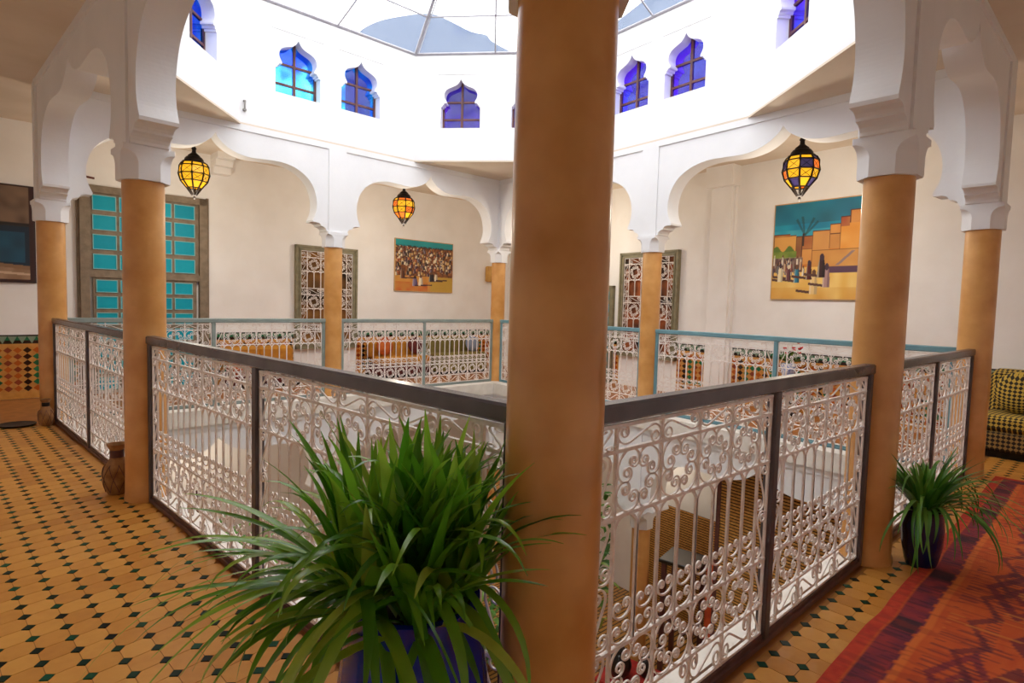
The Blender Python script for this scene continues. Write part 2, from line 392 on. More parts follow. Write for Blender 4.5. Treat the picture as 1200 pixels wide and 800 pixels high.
Lc = float(np.linalg.norm(O[6]-O[5]))
upper_face(O[5], O[6], [(.80, LILA, 'lilac window at the top right, seen sharply from the side'), (1.75, LILA, 'upper window at right corner, away from view')], 'right_corner')
Ln = float(np.linalg.norm(O[7]-O[6]))
upper_face(O[6], O[7], [(Ln/2, BLUE, 'blue upper window above the nearest right arcade')], 'near_right')
upper_face(O[7], O[0], [(.6, PURP, 'upper window above the near corner'), (1.5, PURP, 'second upper window above the near corner')], 'near_corner')

# ------------------------------------------------------------------ skylight
SKYP = glass_mat('skylight_glass', (0.95, 0.96, 0.97), 0.04, 0.03, (0.9, 0.93, 0.97))
BARM = mat('skylight_bar_paint', 'a8a5ac', '98969e', 0.5, 20)
APEX = np.array([*np.mean(OCT, axis=0), 5.75])
sk = MB(); Z0 = ROOF+.015
def P3(i, t):
    base = np.array([*OCT[i % 8], Z0]); return base+(APEX-base)*t
for i in range(8):
    sk.tube([P3(i, -.01), P3(i, .99)], .022, 6); sk.tube([P3(i, -.01)+np.array([.05, .0, .03]), P3(i, .99)+np.array([.05, 0, .03])], .01, 4)
    sk.tube([P3(i, 0), P3(i+1, 0)], .022, 6)
    for t in (.22, .45, .7): sk.tube([P3(i, t), P3(i+1, t)], .011, 4)
    mid = (P3(i, 0)+P3(i+1, 0))/2; sk.tube([mid, mid+(APEX-mid)*.97], .012, 4)
SKY = struct(sk.build('ceiling_skylight', BARM), 'glazed pyramid skylight with thin metal bars')
for i in range(8):
    for t0, t1 in ((0, .22), (.22, .45), (.45, .7), (.7, .97)):
        a0, b0, a1, b1 = P3(i, t0), P3(i+1, t0), P3(i, t1), P3(i+1, t1); m0, m1 = (a0+b0)/2, (a1+b1)/2
        for q in ((a0, m0, m1, a1), (m0, b0, b1, m1)):
            up = np.array([0, 0, .012]); c = sum(q)/4
            q = [c+(p-c)*.985 for p in q]
            MB().add([*q, *[p+up for p in q]], [(0, 1, 2, 3), (7, 6, 5, 4), (0, 4, 5, 1), (1, 5, 6, 2), (2, 6, 7, 3), (3, 7, 4, 0)]).build('pane', SKYP, SKY)
# neighbouring roof hump seen through the lowest panes
NB = mat('pale_blue_roof_plaster', '4f5f7a', '485873', 0.8, 3)
def roof_mass(name, px, dist, lab, thick=2.5):
    pts = []
    f0 = Frame(*[(CAM+ray(u, 60)*dist)[:2] for u in (px[0][0], px[-1][0])])
    for u, v in px:
        d = ray(u, v); nn = np.array([*f0.n, 0]); t = ((np.array([*f0.o, 0])-CAM)@nn)/(d@nn); X = CAM+d*t
        pts.append((float((X[:2]-f0.o)@f0.d), float(X[2])))
    poly = [(pts[0][0], SOFFIT+.25)]+pts+[(pts[-1][0], SOFFIT+.25)]
    return struct(MB().prism(poly, 0, thick).build(name, NB, None, f0.mat()), lab)
roof_mass('wall_neighbouring_roof', smoothpts([(405, 66), (418, 40), (440, 26), (470, 19), (505, 16), (530, 26), (552, 37), (570, 41), (576, 48), (598, 60), (625, 70)], 3), 11.5, 'pale blue rounded roof seen through the lowest far panes of the skylight')
roof_mass('wall_neighbouring_parapet', [(690, 62), (722, 26), (760, -4), (830, -60), (900, -130)], 12.0, 'pale blue sloping roof seen through the skylight right of the nearest column')

# ------------------------------------------------------------------ columns
def column_mesh(r=.118):
    sh = MB(); prof = [(r*1.06, 0), (r*1.06, .03), (r*1.02, .05), (r, .2), (r*1.0, 1.1), (r*.985, NECK+.01)]
    sh.lathe(prof, 40)
    cp = MB(); rings = []
    h0 = .137
    for z, h, c in ((0, .134, .075), (.015, h0, .078), (.10, h0, .078), (.125, h0+.001, .072), (.145, h0+.002, .060), (.158, h0+.003, .042), (.166, h0+.004, .020), (.169, h0+.004, .004), (.20, h0+.004, .004)):
        rings.append([(h-c, -h, z), (h, -h+c, z), (h, h-c, z), (h-c, h, z), (-h+c, h, z), (-h, h-c, z), (-h, -h+c, z), (-h+c, -h, z)])
    cp.loft(rings, 0, True, True)
    return sh.mesh('shaft', STONE, True, 50), cp.mesh('capital', WHITE, True, 30)
SHAFT, CAPI = column_mesh()
COLS = [('N', N_, NL.ang, 'large ochre column nearest the camera, filling the middle of the picture'),
        ('M1', M1_, NL.ang, 'ochre column midway along the left railing, with a clay jar at its foot'),
        ('L', L_, NL.ang, 'ochre column at the far left corner of the gallery railing'),
        ('M3', M3_, LF.ang, 'pale ochre column in front of the lattice window on the far left side'),
        ('F', F_, LF.ang, 'slim-looking ochre column at the farthest corner, just left of the nearest column'),
        ('M4', M4_, FR.ang, 'pale ochre column in front of the lattice window on the far right side'),
        ('R', R_, RN.ang, 'ochre column at the right corner of the railing, beside the checked sofa'),
        ('M2', M2_, RN.ang, 'ochre column midway along the right railing, beside the potted plant')]
for k, P, a, lab in COLS:
    c = tag(empty('column', T(P[0], P[1], 0, a)), lab, 'column', 'gallery columns')
    link('shaft', SHAFT, c, T(0, 0, -.004)); link('capital', CAPI, c, T(0, 0, NECK))
LOWLAB = {'M4': 'yellow ochre ground floor column with white capital seen through the right railing', 'M3': 'ochre ground floor column below the far left gallery',
          'F': 'ochre ground floor column in the far corner of the courtyard', 'L': 'ochre ground floor column in the left corner of the courtyard', 'R': 'ochre ground floor column in the right corner of the courtyard'}
for k, P, a, lab in COLS:
    if k not in LOWLAB: continue
    c = tag(empty('column', T(P[0], P[1], -STOREY, a)), LOWLAB[k], 'column', 'ground floor columns')
    link('shaft', SHAFT, c); link('capital', CAPI, c, T(0, 0, NECK))

# ------------------------------------------------------------------ floor tiles (octagon and dot)
def tile_mesh(a, b, kind):
    g = .012; c = .225; h = .5-g
    if kind == 'tile': uv = [(-h+c, -h), (h-c, -h), (h, -h+c), (h, h-c), (h-c, h), (-h+c, h), (-h, h-c), (-h, -h+c)]
    else: uv = [(-.205, 0), (0, -.205), (.205, 0), (0, .205)]
    pts = [np.array(a)*u+np.array(b)*v for u, v in uv]
    return [(float(p[0]), float(p[1])) for p in pts]
def lay(P0, a, b, inside):
    P0, a, b = map(np.array, (P0, a, b)); res = {'tile': [], 'tile_inset': []}
    for i in range(-90, 110):
        for j in range(-90, 110):
            d = P0+i*a+j*b
            if inside(d): res['tile_inset'].append(d)
            t = d+.5*a+.5*b
            if inside(t): res['tile'].append(t)
    return res
def in_left(p):
    q = p-N_; s, o = q@NL.d, q@NL.n
    return .055 < o < 1.70 and s < 6.62 and s > -1.7 and (o > -s)
def in_right(p):
    q = p-R_; s, o = q@RN.d, q@RN.n
    return .055 < o < 1.70 and -1.6 < s < RN.len+1.7 and (o > s-RN.len)
LATL = ((-.885, 1.596), (-.0066, .1055), (.1045, .0225)); LATR = ((1.194, -.170), (.1043, .0015), (.003, .107))
cand = []
for lat, ins in ((LATL, in_left), (LATR, in_right)):
    r = lay(*lat, ins)
    for kind in r:
        for p in r[kind]: cand.append((kind, lat, p))
def vis(p):
    u, v, z = project((p[0], p[1], 0)); 
    return z > .3 and -20 < u < 1220 and v < 825
for kind, m, z1 in (('tile', TILE, .0), ('tile_inset', DOT, .0015)):
    items = [(lat, p) for k, lat, p in cand if k == kind]
    items.sort(key=lambda t: (not vis(t[1]) or (t[1][1] < -.30 and t[1][0] > .2), np.linalg.norm(np.array([*t[1], 0])-CAM)))
    meshes = {}
    for idx, lat in enumerate((LATL, LATR)):
        meshes[idx] = MB().slab(tile_mesh(lat[1], lat[2], kind), -.006, z1).mesh(kind, m)
    rest = MB()
    for k, (lat, p) in enumerate(items):
        if k < 300: link(kind, meshes[0 if lat is LATL else 1], FLOOR, T(p[0], p[1], 0))
        else: rest.slab([(x+p[0], y+p[1]) for x, y in tile_mesh(lat[1], lat[2], kind)], -.006, z1)
    tag(rest.build('far_'+kind+'s', m, FLOOR), kind='stuff')
gm = MB()
for fr, s0, s1 in ((NL, -1.6, 6.62), (RN, -1.5, RN.len+.0)):
    q = [fr.p(s0, .04), fr.p(s1, .04), fr.p(s1, 1.72), fr.p(s0, 1.72)]
    gm.slab([tuple(p) for p in q], -.0065, -.0025)
gm.build('grout', GROUT, FLOOR)

# ------------------------------------------------------------------ wrought-iron railings
def curve_from_curvature(kf, n=48, theta0=0.0):
    ts = np.linspace(-1, 1, n); dt = ts[1]-ts[0]
    k = np.array([kf(t) for t in ts]); th = np.cumsum(k)*dt; th -= th[n//2]
    x = np.cumsum(np.cos(th))*dt; y = np.cumsum(np.sin(th))*dt
    P = np.stack([x, y], 1); P -= P[n//2]
    return P
def c_scroll(turn=13.0, b=2.2, n=64):
    c = turn*b/(math.exp(b)-1); P = curve_from_curvature(lambda t: c*math.exp(b*abs(t)), n)
    return P
def s_scroll(t0=.14, K=5.5, b=1.8, n=60):
    return curve_from_curvature(lambda t: 0.0 if abs(t) < t0 else math.copysign(K*math.exp(b*(abs(t)-t0))*min(1, (abs(t)-t0)/.06), t), n)
def fit(P, w, h, cx, cz, rot=0.0, keep=True):
    ca, sa = math.cos(rot), math.sin(rot); Q = np.stack([P[:, 0]*ca-P[:, 1]*sa, P[:, 0]*sa+P[:, 1]*ca], 1)
    lo, hi = Q.min(0), Q.max(0); Q -= (lo+hi)/2; sz = hi-lo
    if keep: Q *= min(w/sz[0], h/sz[1])
    else: Q *= np.array([w/sz[0], h/sz[1]])
    return [(float(x)+cx, 0.0, float(z)+cz) for x, z in Q]
IR = .0038
def rosette_mesh():
    m = MB(); C = c_scroll()
    for k in range(4):
        a = math.pi/4+k*math.pi/2
        m.tube(fit(C, .100, .100, .0475*math.sqrt(2)*math.cos(a), .0475*math.sqrt(2)*math.sin(a), a+math.pi/2), IR, 4)
    return m.mesh('rosette_scroll', IRON, True, 60)
def s_mesh():
    m = MB(); m.tube(fit(s_scroll(), .192, .066, 0, 0, -.42, False), IR, 4); return m.mesh('s_scroll', IRON, True, 60)
def arch_mesh(h):
    m = MB(); r = .046; pts = [(-r, 0, 0)]+[(-r*math.cos(t), 0, h-r+r*math.sin(t)) for t in np.linspace(0, math.pi, 13)]+[(r, 0, 0)]
    m.tube(pts, .0056, 4); return m.mesh('arched_baluster', IRON, True, 60)
def small_mesh():
    m = MB(); C = c_scroll(10.0, 2.2, 44)
    m.tube(fit(C, .080, .060, 0, .034, 0), .0040, 4)
    m.tube(fit(C, .074, .052, 0, .105, 0), .0040, 4)
    return m.mesh('small_scroll_pair', IRON, True, 60)
ZB = [.050, .165, .348, .729, .913, .983]
ROS, SSC, ARC, SMA = rosette_mesh(), s_mesh(), arch_mesh(ZB[3]-ZB[2]), small_mesh()
def grille(parent, x0, x1):
    W = x1-x0; side = .092; n = max(3, round((W-2*side)/.203)); cw = (W-2*side)/n
    m = MB(); t = .0062
    for z in ZB: m.box(x0, x1, -t, t, z-t*.8, z+t*.8)
    for x in (x0+.004, x0+side, x1-side, x1-.004): m.box(x-.0045, x+.0045, -t*.8, t*.8, ZB[0], ZB[5])
    for k in range(1, n):
        x = x0+side+k*cw
        for a, b in ((0, 1), (1, 2), (3, 4), (4, 5)): m.box(x-.0045, x+.0045, -t*.8, t*.8, ZB[a], ZB[b])
        if k % 2 == 1: m.box(x-.005, x+.005, -t*.8, t*.8, ZB[5], 1.0)
        if k % 2 == 1: m.box(x-.005, x+.005, -t*.8, t*.8, .03, ZB[0])
    g = m.build('grille_panel', IRON, parent)
    for k in range(n):
        cx = x0+side+(k+.5)*cw; sx = cw/.2; fl_ = 1 if k % 2 else -1
        for z0, z1 in ((ZB[1], ZB[2]), (ZB[3], ZB[4])):
            link('rosette_scroll', ROS, g, T(cx, 0, (z0+z1)/2, 0, (sx*.97, 1, (z1-z0)/.2)))
        for z0, z1 in ((ZB[0], ZB[1]), (ZB[4], ZB[5])):
            link('s_scroll', SSC, g, T(cx, 0, (z0+z1)/2, 0, (fl_*sx, 1, (z1-z0)/.07*.98)))
        for h in (-.25, .25):
            link('arched_baluster', ARC, g, T(cx+h*cw, 0, ZB[2], 0, (cw/2/.0945, 1, 1)))
            link('small_scroll_pair', SMA, g, T(cx+h*cw, 0, ZB[2], 0, (cw/2/.1, 1, 1)))
    Rv = Matrix.Rotation(math.pi/2, 4, 'Y')
    for x, f in ((x0+side/2, 1), (x1-side/2, -1)):
        zz = [ZB[0], ZB[1]+.02, .36, .545, ZB[3], ZB[4], ZB[5]]
        for a, b in zip(zz[:-1], zz[1:]):
            hgt = b-a
            link('s_scroll', SSC, g, Matrix.Translation((x, 0, (a+b)/2)) @ Rv @ Matrix.Diagonal((f*hgt/.2, 1, side*.8/.066*1.0, 1)))
def railing(fr, a, b, lab):
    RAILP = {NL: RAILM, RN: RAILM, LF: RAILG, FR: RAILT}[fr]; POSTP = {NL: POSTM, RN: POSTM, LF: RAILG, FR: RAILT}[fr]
    L0, L1 = a+.112, b-.112; E = tag(empty('railing', fr.mat()), lab, 'railing', 'gallery railings')
    MB().cbox(L0-.02, L1+.02, -.028, .028, .998, 1.05, .007).build('top_rail', RAILP, E)
    r = MB().box(L0, L1, -.022, .022, .004, .026).box(L0, L1, -.012, .012, .026, .042); r.build('bottom_rail', BOTTOMR if fr in (NL, RN) else POSTP, E)
    mid = (a+b)/2; pw = .021
    for x in (L0+pw, mid, L1-pw): MB().cbox(x-pw, x+pw, -pw, pw, -.004, 1.0, .004).build('post', POSTP, E)
    grille(E, L0+2*pw+.002, mid-pw-.002); grille(E, mid+pw+.002, L1-2*pw-.002)
RL = [(NL, 0, 'nearest railing on the left, dark rail and white scrollwork behind the big potted plant'), (NL, 1, 'dark railing on the far left with white scrollwork, beyond the column with the jar'),
      (LF, 0, 'far left railing in front of the turquoise door'), (LF, 1, 'far railing below the crowd painting, ending at the far corner column'),
      (FR, 0, 'far railing mostly hidden behind the nearest column'), (FR, 1, 'teal-looking far right railing below the fortress painting'),
      (RN, 1, 'nearest railing on the right, dark rail and white scrollwork over the courtyard'), (RN, 0, 'short-looking dark railing on the right, between potted plant and corner column')]
for fr, k, lab in RL: railing(fr, POSTS[fr][k], POSTS[fr][k+1], lab)
#@@PART2@@
# ------------------------------------------------------------------ hanging lanterns
AMBER = emit_mat('lit_amber_glass', 'eeaa1c', 0.85, 'a87410'); ORANGE = emit_mat('lit_orange_glass', 'f0701e', 0.8, 'a04a10'); VIOLET = emit_mat('dim_violet_glass', '5a4a8a', 0.12, '3a305a')
def lantern(fr, s, off, zb, lab, panes, power, sc=1.0, col=(1, .90, .74)):
    E = tag(empty('hanging_lantern', fr.mat(s, off, zb)), lab, 'lantern', 'gallery lanterns')
    lev = [(.022, .0), (.080, .085), (.145, .165), (.170, .25), (.160, .345), (.135, .385)]
    lev = [(r*sc, z*sc) for r, z in lev]
    n = 8; A = [2*math.pi*(k+.5)/n for k in range(n)]
    for a in A:
        MB().tube([(r*math.cos(a), r*math.sin(a), z) for r, z in lev], .010*sc, 5, up=(0, 0, 1)).build('rib', DARKM, E, None, True)
    for r, z in lev[1:]:
        MB().tube([(r*math.cos(a), r*math.sin(a), z) for a in A+[A[0]]], .008*sc, 4, up=(0, 0, 1)).build('band', DARKM, E)
    for k in range(n):
        a0, a1 = A[k], A[(k+1) % n]
        for i in range(1, len(lev)-1):
            (r0, z0), (r1, z1) = lev[i], lev[i+1]; q = .97
            P = [(r0*q*math.cos(a0), r0*q*math.sin(a0), z0), (r0*q*math.cos(a1), r0*q*math.sin(a1), z0), (r1*q*math.cos(a1), r1*q*math.sin(a1), z1), (r1*q*math.cos(a0), r1*q*math.sin(a0), z1)]
            P2 = [(x*.97, y*.97, z) for x, y, z in P]
            g = MB().add(P+P2, [(0, 1, 2, 3), (7, 6, 5, 4), (0, 4, 5, 1), (1, 5, 6, 2), (2, 6, 7, 3), (3, 7, 4, 0)]).build('glass_pane', panes[(k*2+i) % len(panes)], E)
            if i in (2, 3):
                x = MB(); x.tube([P[0], P[2]], .003*sc, 3, up=(0, 0, 1)); x.tube([P[1], P[3]], .003*sc, 3, up=(0, 0, 1)); x.build('lattice', DARKM, g)
    MB().lathe([(r*sc, z*sc) for r, z in ((.128, .385), (.130, .398), (.110, .402), (.104, .43), (.085, .455), (.070, .462), (.066, .475), (.036, .50), (.024, .512), (.022, .545), (.030, .556), (.022, .57), (.010, .59))], 16).build('cap', DARKM, E, None, True)
    MB().lathe([(r*sc, z*sc) for r, z in ((.006, -.05), (.016, -.03), (.010, -.012), (.026, .002))], 12).build('finial', DARKM, E, None, True)
    MB().tube([(0, 0, .57*sc), (0, 0, SOFFIT-zb)], .006, 5, up=(1, 0, 0)).build('chain', DARKM, E)
    ld = bpy.data.lights.new('lantern_bulb', 'POINT'); ld.energy = power; ld.color = col; ld.shadow_soft_size = .12
    lo = link('lantern_bulb', ld, E, T(0, 0, -.12)); return E
LAMP = 19.0
lantern(LF, 1.43, .5, 2.53, 'lit amber lantern hanging in front of the turquoise door', [AMBER], LAMP, 1.0)
lantern(LF, 4.40, .5, 2.52, 'lit amber and orange lantern hanging left above the crowd painting', [AMBER, AMBER, ORANGE, AMBER, ORANGE], LAMP, 1.0)
lantern(FR, 4.80, .5, 2.57, 'lantern with amber and violet panes hanging above the fortress painting', [AMBER, VIOLET, AMBER, ORANGE, VIOLET, AMBER, AMBER], LAMP, 1.08)
lantern(FR, 1.1, .7, 2.6, 'lantern in the far right gallery hidden behind the nearest column', [AMBER], LAMP, 1.0)

def lower(E): E.location.z -= STOREY; return E  # lanterns added out of sight to brighten the ground floor
lower(lantern(FR, 4.7, 1.0, 2.73, 'added fill-light lantern, unseen in the ground floor gallery behind the bamboo blind', [AMBER], 13, 1.0, (1, .9, .74)))
lower(lantern(FR, 2.2, 1.0, 2.73, 'added fill-light lantern, unseen in the ground floor gallery behind the far column', [AMBER], 13, 1.0, (1, .9, .74)))
lower(lantern(LF, 1.6, 1.0, 2.73, 'added fill-light lantern, unseen under the ceiling of the ground floor gallery on the left', [AMBER], 16, 1.0, (1, .9, .74)))

# ------------------------------------------------------------------ paintings
def painted_canvas(fr, s0, s1, z0, z1, off, fn, nx, ny, lab, frame_m, fw=.012, name='painting'):
    E = tag(empty(name, fr.mat((s0+s1)/2, off, (z0+z1)/2)), lab, 'painting'); w, h = s1-s0, z1-z0
    MB().box(-w/2, w/2, -.03, -.002, -h/2, h/2).build('stretcher', frame_m, E)
    U, V = np.meshgrid(np.linspace(0, 1, nx), np.linspace(0, 1, ny)); C = fn(U, V)
    vs_ = [(float((u-.5)*(w-2*fw)), -.0315, float((v-.5)*(h-2*fw))) for u, v in zip(U.ravel(), V.ravel())]
    fs = [(j*nx+i, j*nx+i+1, (j+1)*nx+i+1, (j+1)*nx+i) for j in range(ny-1) for i in range(nx-1)]
    me = bpy.data.meshes.new('canvas'); me.from_pydata(vs_, [], fs); me.update()
    at = me.color_attributes.new('paint', 'FLOAT_COLOR', 'POINT')
    rgba = np.ones((nx*ny, 4), np.float32); rgba[:, :3] = C.reshape(-1, 3); at.data.foreach_set('color', rgba.ravel())
    me.materials.append(PAINT); link('canvas', me, E); return E
PAINT = paint_mat('oil_paint')
def vnoise(U, V, sx, sy, seed):
    r = np.random.default_rng(seed); g = r.random((sy+2, sx+2)); x, y = U*sx, V*sy
    i, j = np.clip(x.astype(int), 0, sx), np.clip(y.astype(int), 0, sy); fx, fy = x-i, y-j
    fx = fx*fx*(3-2*fx); fy = fy*fy*(3-2*fy)
    return g[j, i]*(1-fx)*(1-fy)+g[j, i+1]*fx*(1-fy)+g[j+1, i]*(1-fx)*fy+g[j+1, i+1]*fx*fy
def put(C, mask, col, mix=1.0):
    c = np.array(lin(col)); m = (mask.astype(float)*mix)[..., None] if not np.ndim(mix) else (mask*mix)[..., None]
    C[:] = C*(1-m)+c*m
def figure(C, U, V, cx, cy, w, h, robe, shade, rs):
    t = np.clip((V-cy)/(h*.86), 0, 1); half = w*np.sqrt(np.clip(1-(t*.92)**2.2, 0, 1))
    body = (np.abs(U-cx) < half) & (V > cy) & (V < cy+h*.86); put(C, body, robe)
    put(C, body & (U > cx+w*.25), shade, .75); put(C, body & (U < cx-w*.55), 'f4e6c8', .35)
    put(C, ((U-cx)/(w*.55))**2+((V-cy-h*.86)/(h*.15))**2 < 1, rs.choice(['3a241a', '6a4630', 'e0d0b0', '402a3a']))
def fn_crowd(U, V):
    r = np.random.default_rng(5); C = np.zeros(U.shape+(3,)); C[:] = lin('c98a3e')
    n1 = vnoise(U, V, 14, 10, 1); put(C, V < .30, 'd89a44', n1*.9); put(C, (V < .18) & (U < .55), 'c9622a', n1)
    put(C, (V < .34) & (U > .6), 'c2a440', .7); put(C, V > .30, '7a4526'); put(C, V > .3, '4a2a22', vnoise(U, V, 30, 22, 2)); put(C, (V > .3) & (V < .86), 'b07038', vnoise(U, V, 44, 30, 9)**2)
    for k in range(260):
        x, y = r.random(), .26+.56*r.random()**.8; w, h = .017+.014*(1-y), .055+.05*(1-y)
        if y < .36 and x > .62: continue
        figure(C, U, V, x, y, w, h, r.choice(['e8d9b8', 'c99a52', '8a4a2a', 'd8b070', '5a3a48', 'b8622e', '6a5a70', '3a2a28']), '3f2a26', r)
    put(C, V > .86+.03*vnoise(U, V, 40, 2, 3), '1c8f96'); put(C, V > .90, '2aa3a4', vnoise(U, V, 6, 4, 4)); put(C, (V > .86) & (V < .895), '3a3026', (vnoise(U, V, 60, 3, 6) > .5)*.8)
    for x, y, w, h, c, s in ((.33, .10, .045, .2, '7a6a90', '4a3a5a'), (.43, .11, .04, .22, 'efe2c2', 'a08878'), (.62, .2, .05, .2, '2a2226', '15100f'), (.12, .24, .04, .2, '6a3a24', '3a2018'), (.70, .22, .03, .18, 'e6dcc0', '8a7a60')):
        figure(C, U, V, x, y, w, h, c, s, r); put(C, (np.abs(V-y-.01-.05*(U-x)) < .012) & (U > x) & (U < x+.2), '4a2a30')
    return C
def fn_fort(U, V):
    r = np.random.default_rng(8); C = np.zeros(U.shape+(3,)); C[:] = lin('1a9cb8'); n = vnoise(U, V, 7, 8, 1)
    put(C, V > .6, '0f6f96', n*.8); put(C, V > .78, '1f5f70', vnoise(U, V, 5, 6, 2)); put(C, (V < .72), '4ab4c4', vnoise(U, V, 9, 9, 3)*.7)
    put(C, V < .60, 'd98a30'); put(C, V < .60, 'c26a22', vnoise(U, V, 8, 9, 4))
    for x0, x1, y0, y1, c in ((0, .27, .5, .67, 'd99a4a'), (.0, .2, .655, .685, 'a0401c'), (.27, .34, .36, .655, '6a2a22'), (.34, .46, .5, .655, '9a4a2a'), (.34, .46, .36, .52, 'd08a44'), (.46, .65, .50, .70, 'c98a4a'), (.65, .76, .51, .66, 'c07a38'), (.65, .76, .66, .755, 'd0823a'), (.76, 1, .50, .76, 'e0902a'), (.76, .86, .72, .82, 'a8502a'), (.86, 1, .75, .88, 'c8702c'), (.46, 1, .30, .5, 'c88840')):
        m = (U >= x0) & (U <= x1) & (V >= y0) & (V <= y1); put(C, m, c); put(C, m, 'f0b860', vnoise(U, V, 10, 10, int(x0*90)+5)*.45)
        e = m & ((np.abs(U-x0) < .007) | (np.abs(V-y1) < .007)); put(C, e, '5a2a1c')
    put(C, (U > .7) & (V > .34) & (V < .48) & (np.abs((U-.7)-(V-.3)*1.2) < .02), '6a6a80', .7)
    put(C, V < .33, 'e6b452'); put(C, V < .33, 'f2cf7a', vnoise(U, V, 12, 8, 12)); put(C, V < .12, 'd89a3c', vnoise(U, V, 9, 5, 13)*.8)
    put(C, (U > .6) & (V > .265) & (V < .33), '5a3a52')
    put(C, (V > .42) & (V < .53+.03*np.sin(U*40)) & (U < .28), '5f7a2c'); put(C, (V > .42) & (V < .5) & (U < .28), '8a9a3a', vnoise(U, V, 20, 20, 20))
    for a in (.75, 1.05, 1.75, 2.1):
        x, y = U-.37, V-.66; d = np.abs(-x*math.sin(a)+y*math.cos(a)); l = x*math.cos(a)+y*math.sin(a); put(C, (d < .008*(1+l*4)) & (l > 0) & (l < .2) , '1f4a4a', .7)
    put(C, (np.abs(U-.355) < .009) & (V > .55) & (V < .68), '3a2a22')
    put(C, (V > .28) & (V < .43) & (U < .36), '5a3a3a'); put(C, (V > .28) & (V < .44) & (U < .36), 'a89080', vnoise(U, V, 40, 26, 15)**2)
    for k in range(26):
        figure(C, U, V, r.random()*.38, .22+.14*r.random(), .014, .11, r.choice(['e8dcc8', '8a4038', '5a5a70', 'c8a078', '3a2a30']), '4a3438', r)
    for x, y, w, h, c, s in ((.30, .17, .035, .19, '2f7f9a', '1f4a5a'), (.50, .05, .045, .25, 'e8c888', 'b89a70'), (.64, .12, .04, .24, 'b08a88', '7a5a60'), (.44, .2, .035, .2, '5a1f1f', '3a1414'), (.58, .22, .045, .24, '3a1a1c', '1e0e10'), (.20, .2, .03, .16, '6a3a40', '3a2028'), (.10, .18, .03, .2, 'eadcb4', 'b0a080')):
        put(C, (np.abs(V-y-.012+.12*(x-U)*-1) < .013) & (U < x) & (U > x-.2), '5a3a34'); figure(C, U, V, x, y, w, h, c, s, r)
    return C
def fn_alley(U, V):
    C = np.zeros(U.shape+(3,)); C[:] = lin('4a382c'); put(C, V > .62, '7a6450', vnoise(U, V, 12, 12, 1)); put(C, (U > .62) & (V > .62), '8a705a', vnoise(U, V, 10, 14, 2))
    put(C, (V < .60) & (V > .2), '2a2422'); put(C, (U > .55) & (V < .58) & (V > .14), '12283a'); put(C, (U > .62) & (U < .92) & (V < .52) & (V > .2), '1c5a78', .3+.6*vnoise(U, V, 8, 10, 3))
    put(C, (np.abs(U-.47) < .05) & (V < .6) & (V > .22), 'c8b494'); put(C, (U < .4) & (V > .2) & (V < .6), '181a26')
    put(C, V < .24-.08*U, '8a6a4c'); put(C, V < .2-.08*U, 'b8967a', vnoise(U, V, 14, 5, 4)**2); put(C, (np.abs((V-.13)+.06*U) < .012), 'd0b496')
    put(C, ((U-.38)**2*1.4+(V-.62)**2 < .03) & (V > .62), 'b0a898', .6); put(C, (np.abs(V-.605) < .012), '241c18'); put(C, (U > .96) | (V < .02), '3a1c18')
    put(C, (U < .45) & (V > .68), '3a2e26', .8)
    return C
CANV = mat('canvas_edge', 'c8a06a', None, 0.8); DKFR = mat('dark_frame', '3c2420', '2c1a18', 0.5)
painted_canvas(LF, 5.03, 6.33, 1.50, 2.45, 1.795, fn_crowd, 200, 150, 'painting of a robed crowd under a teal sky on the far left wall', CANV, .012)
painted_canvas(FR, 3.90, 5.02, 1.47, 2.72, 1.695, fn_fort, 180, 200, 'large painting of figures before an orange fortress wall', CANV, .012)
painted_canvas(LF, -1.10, .0, 1.41, 2.57, 1.795, fn_alley, 150, 150, 'dark brown and blue painting of a doorway at the left edge', DKFR, .02)

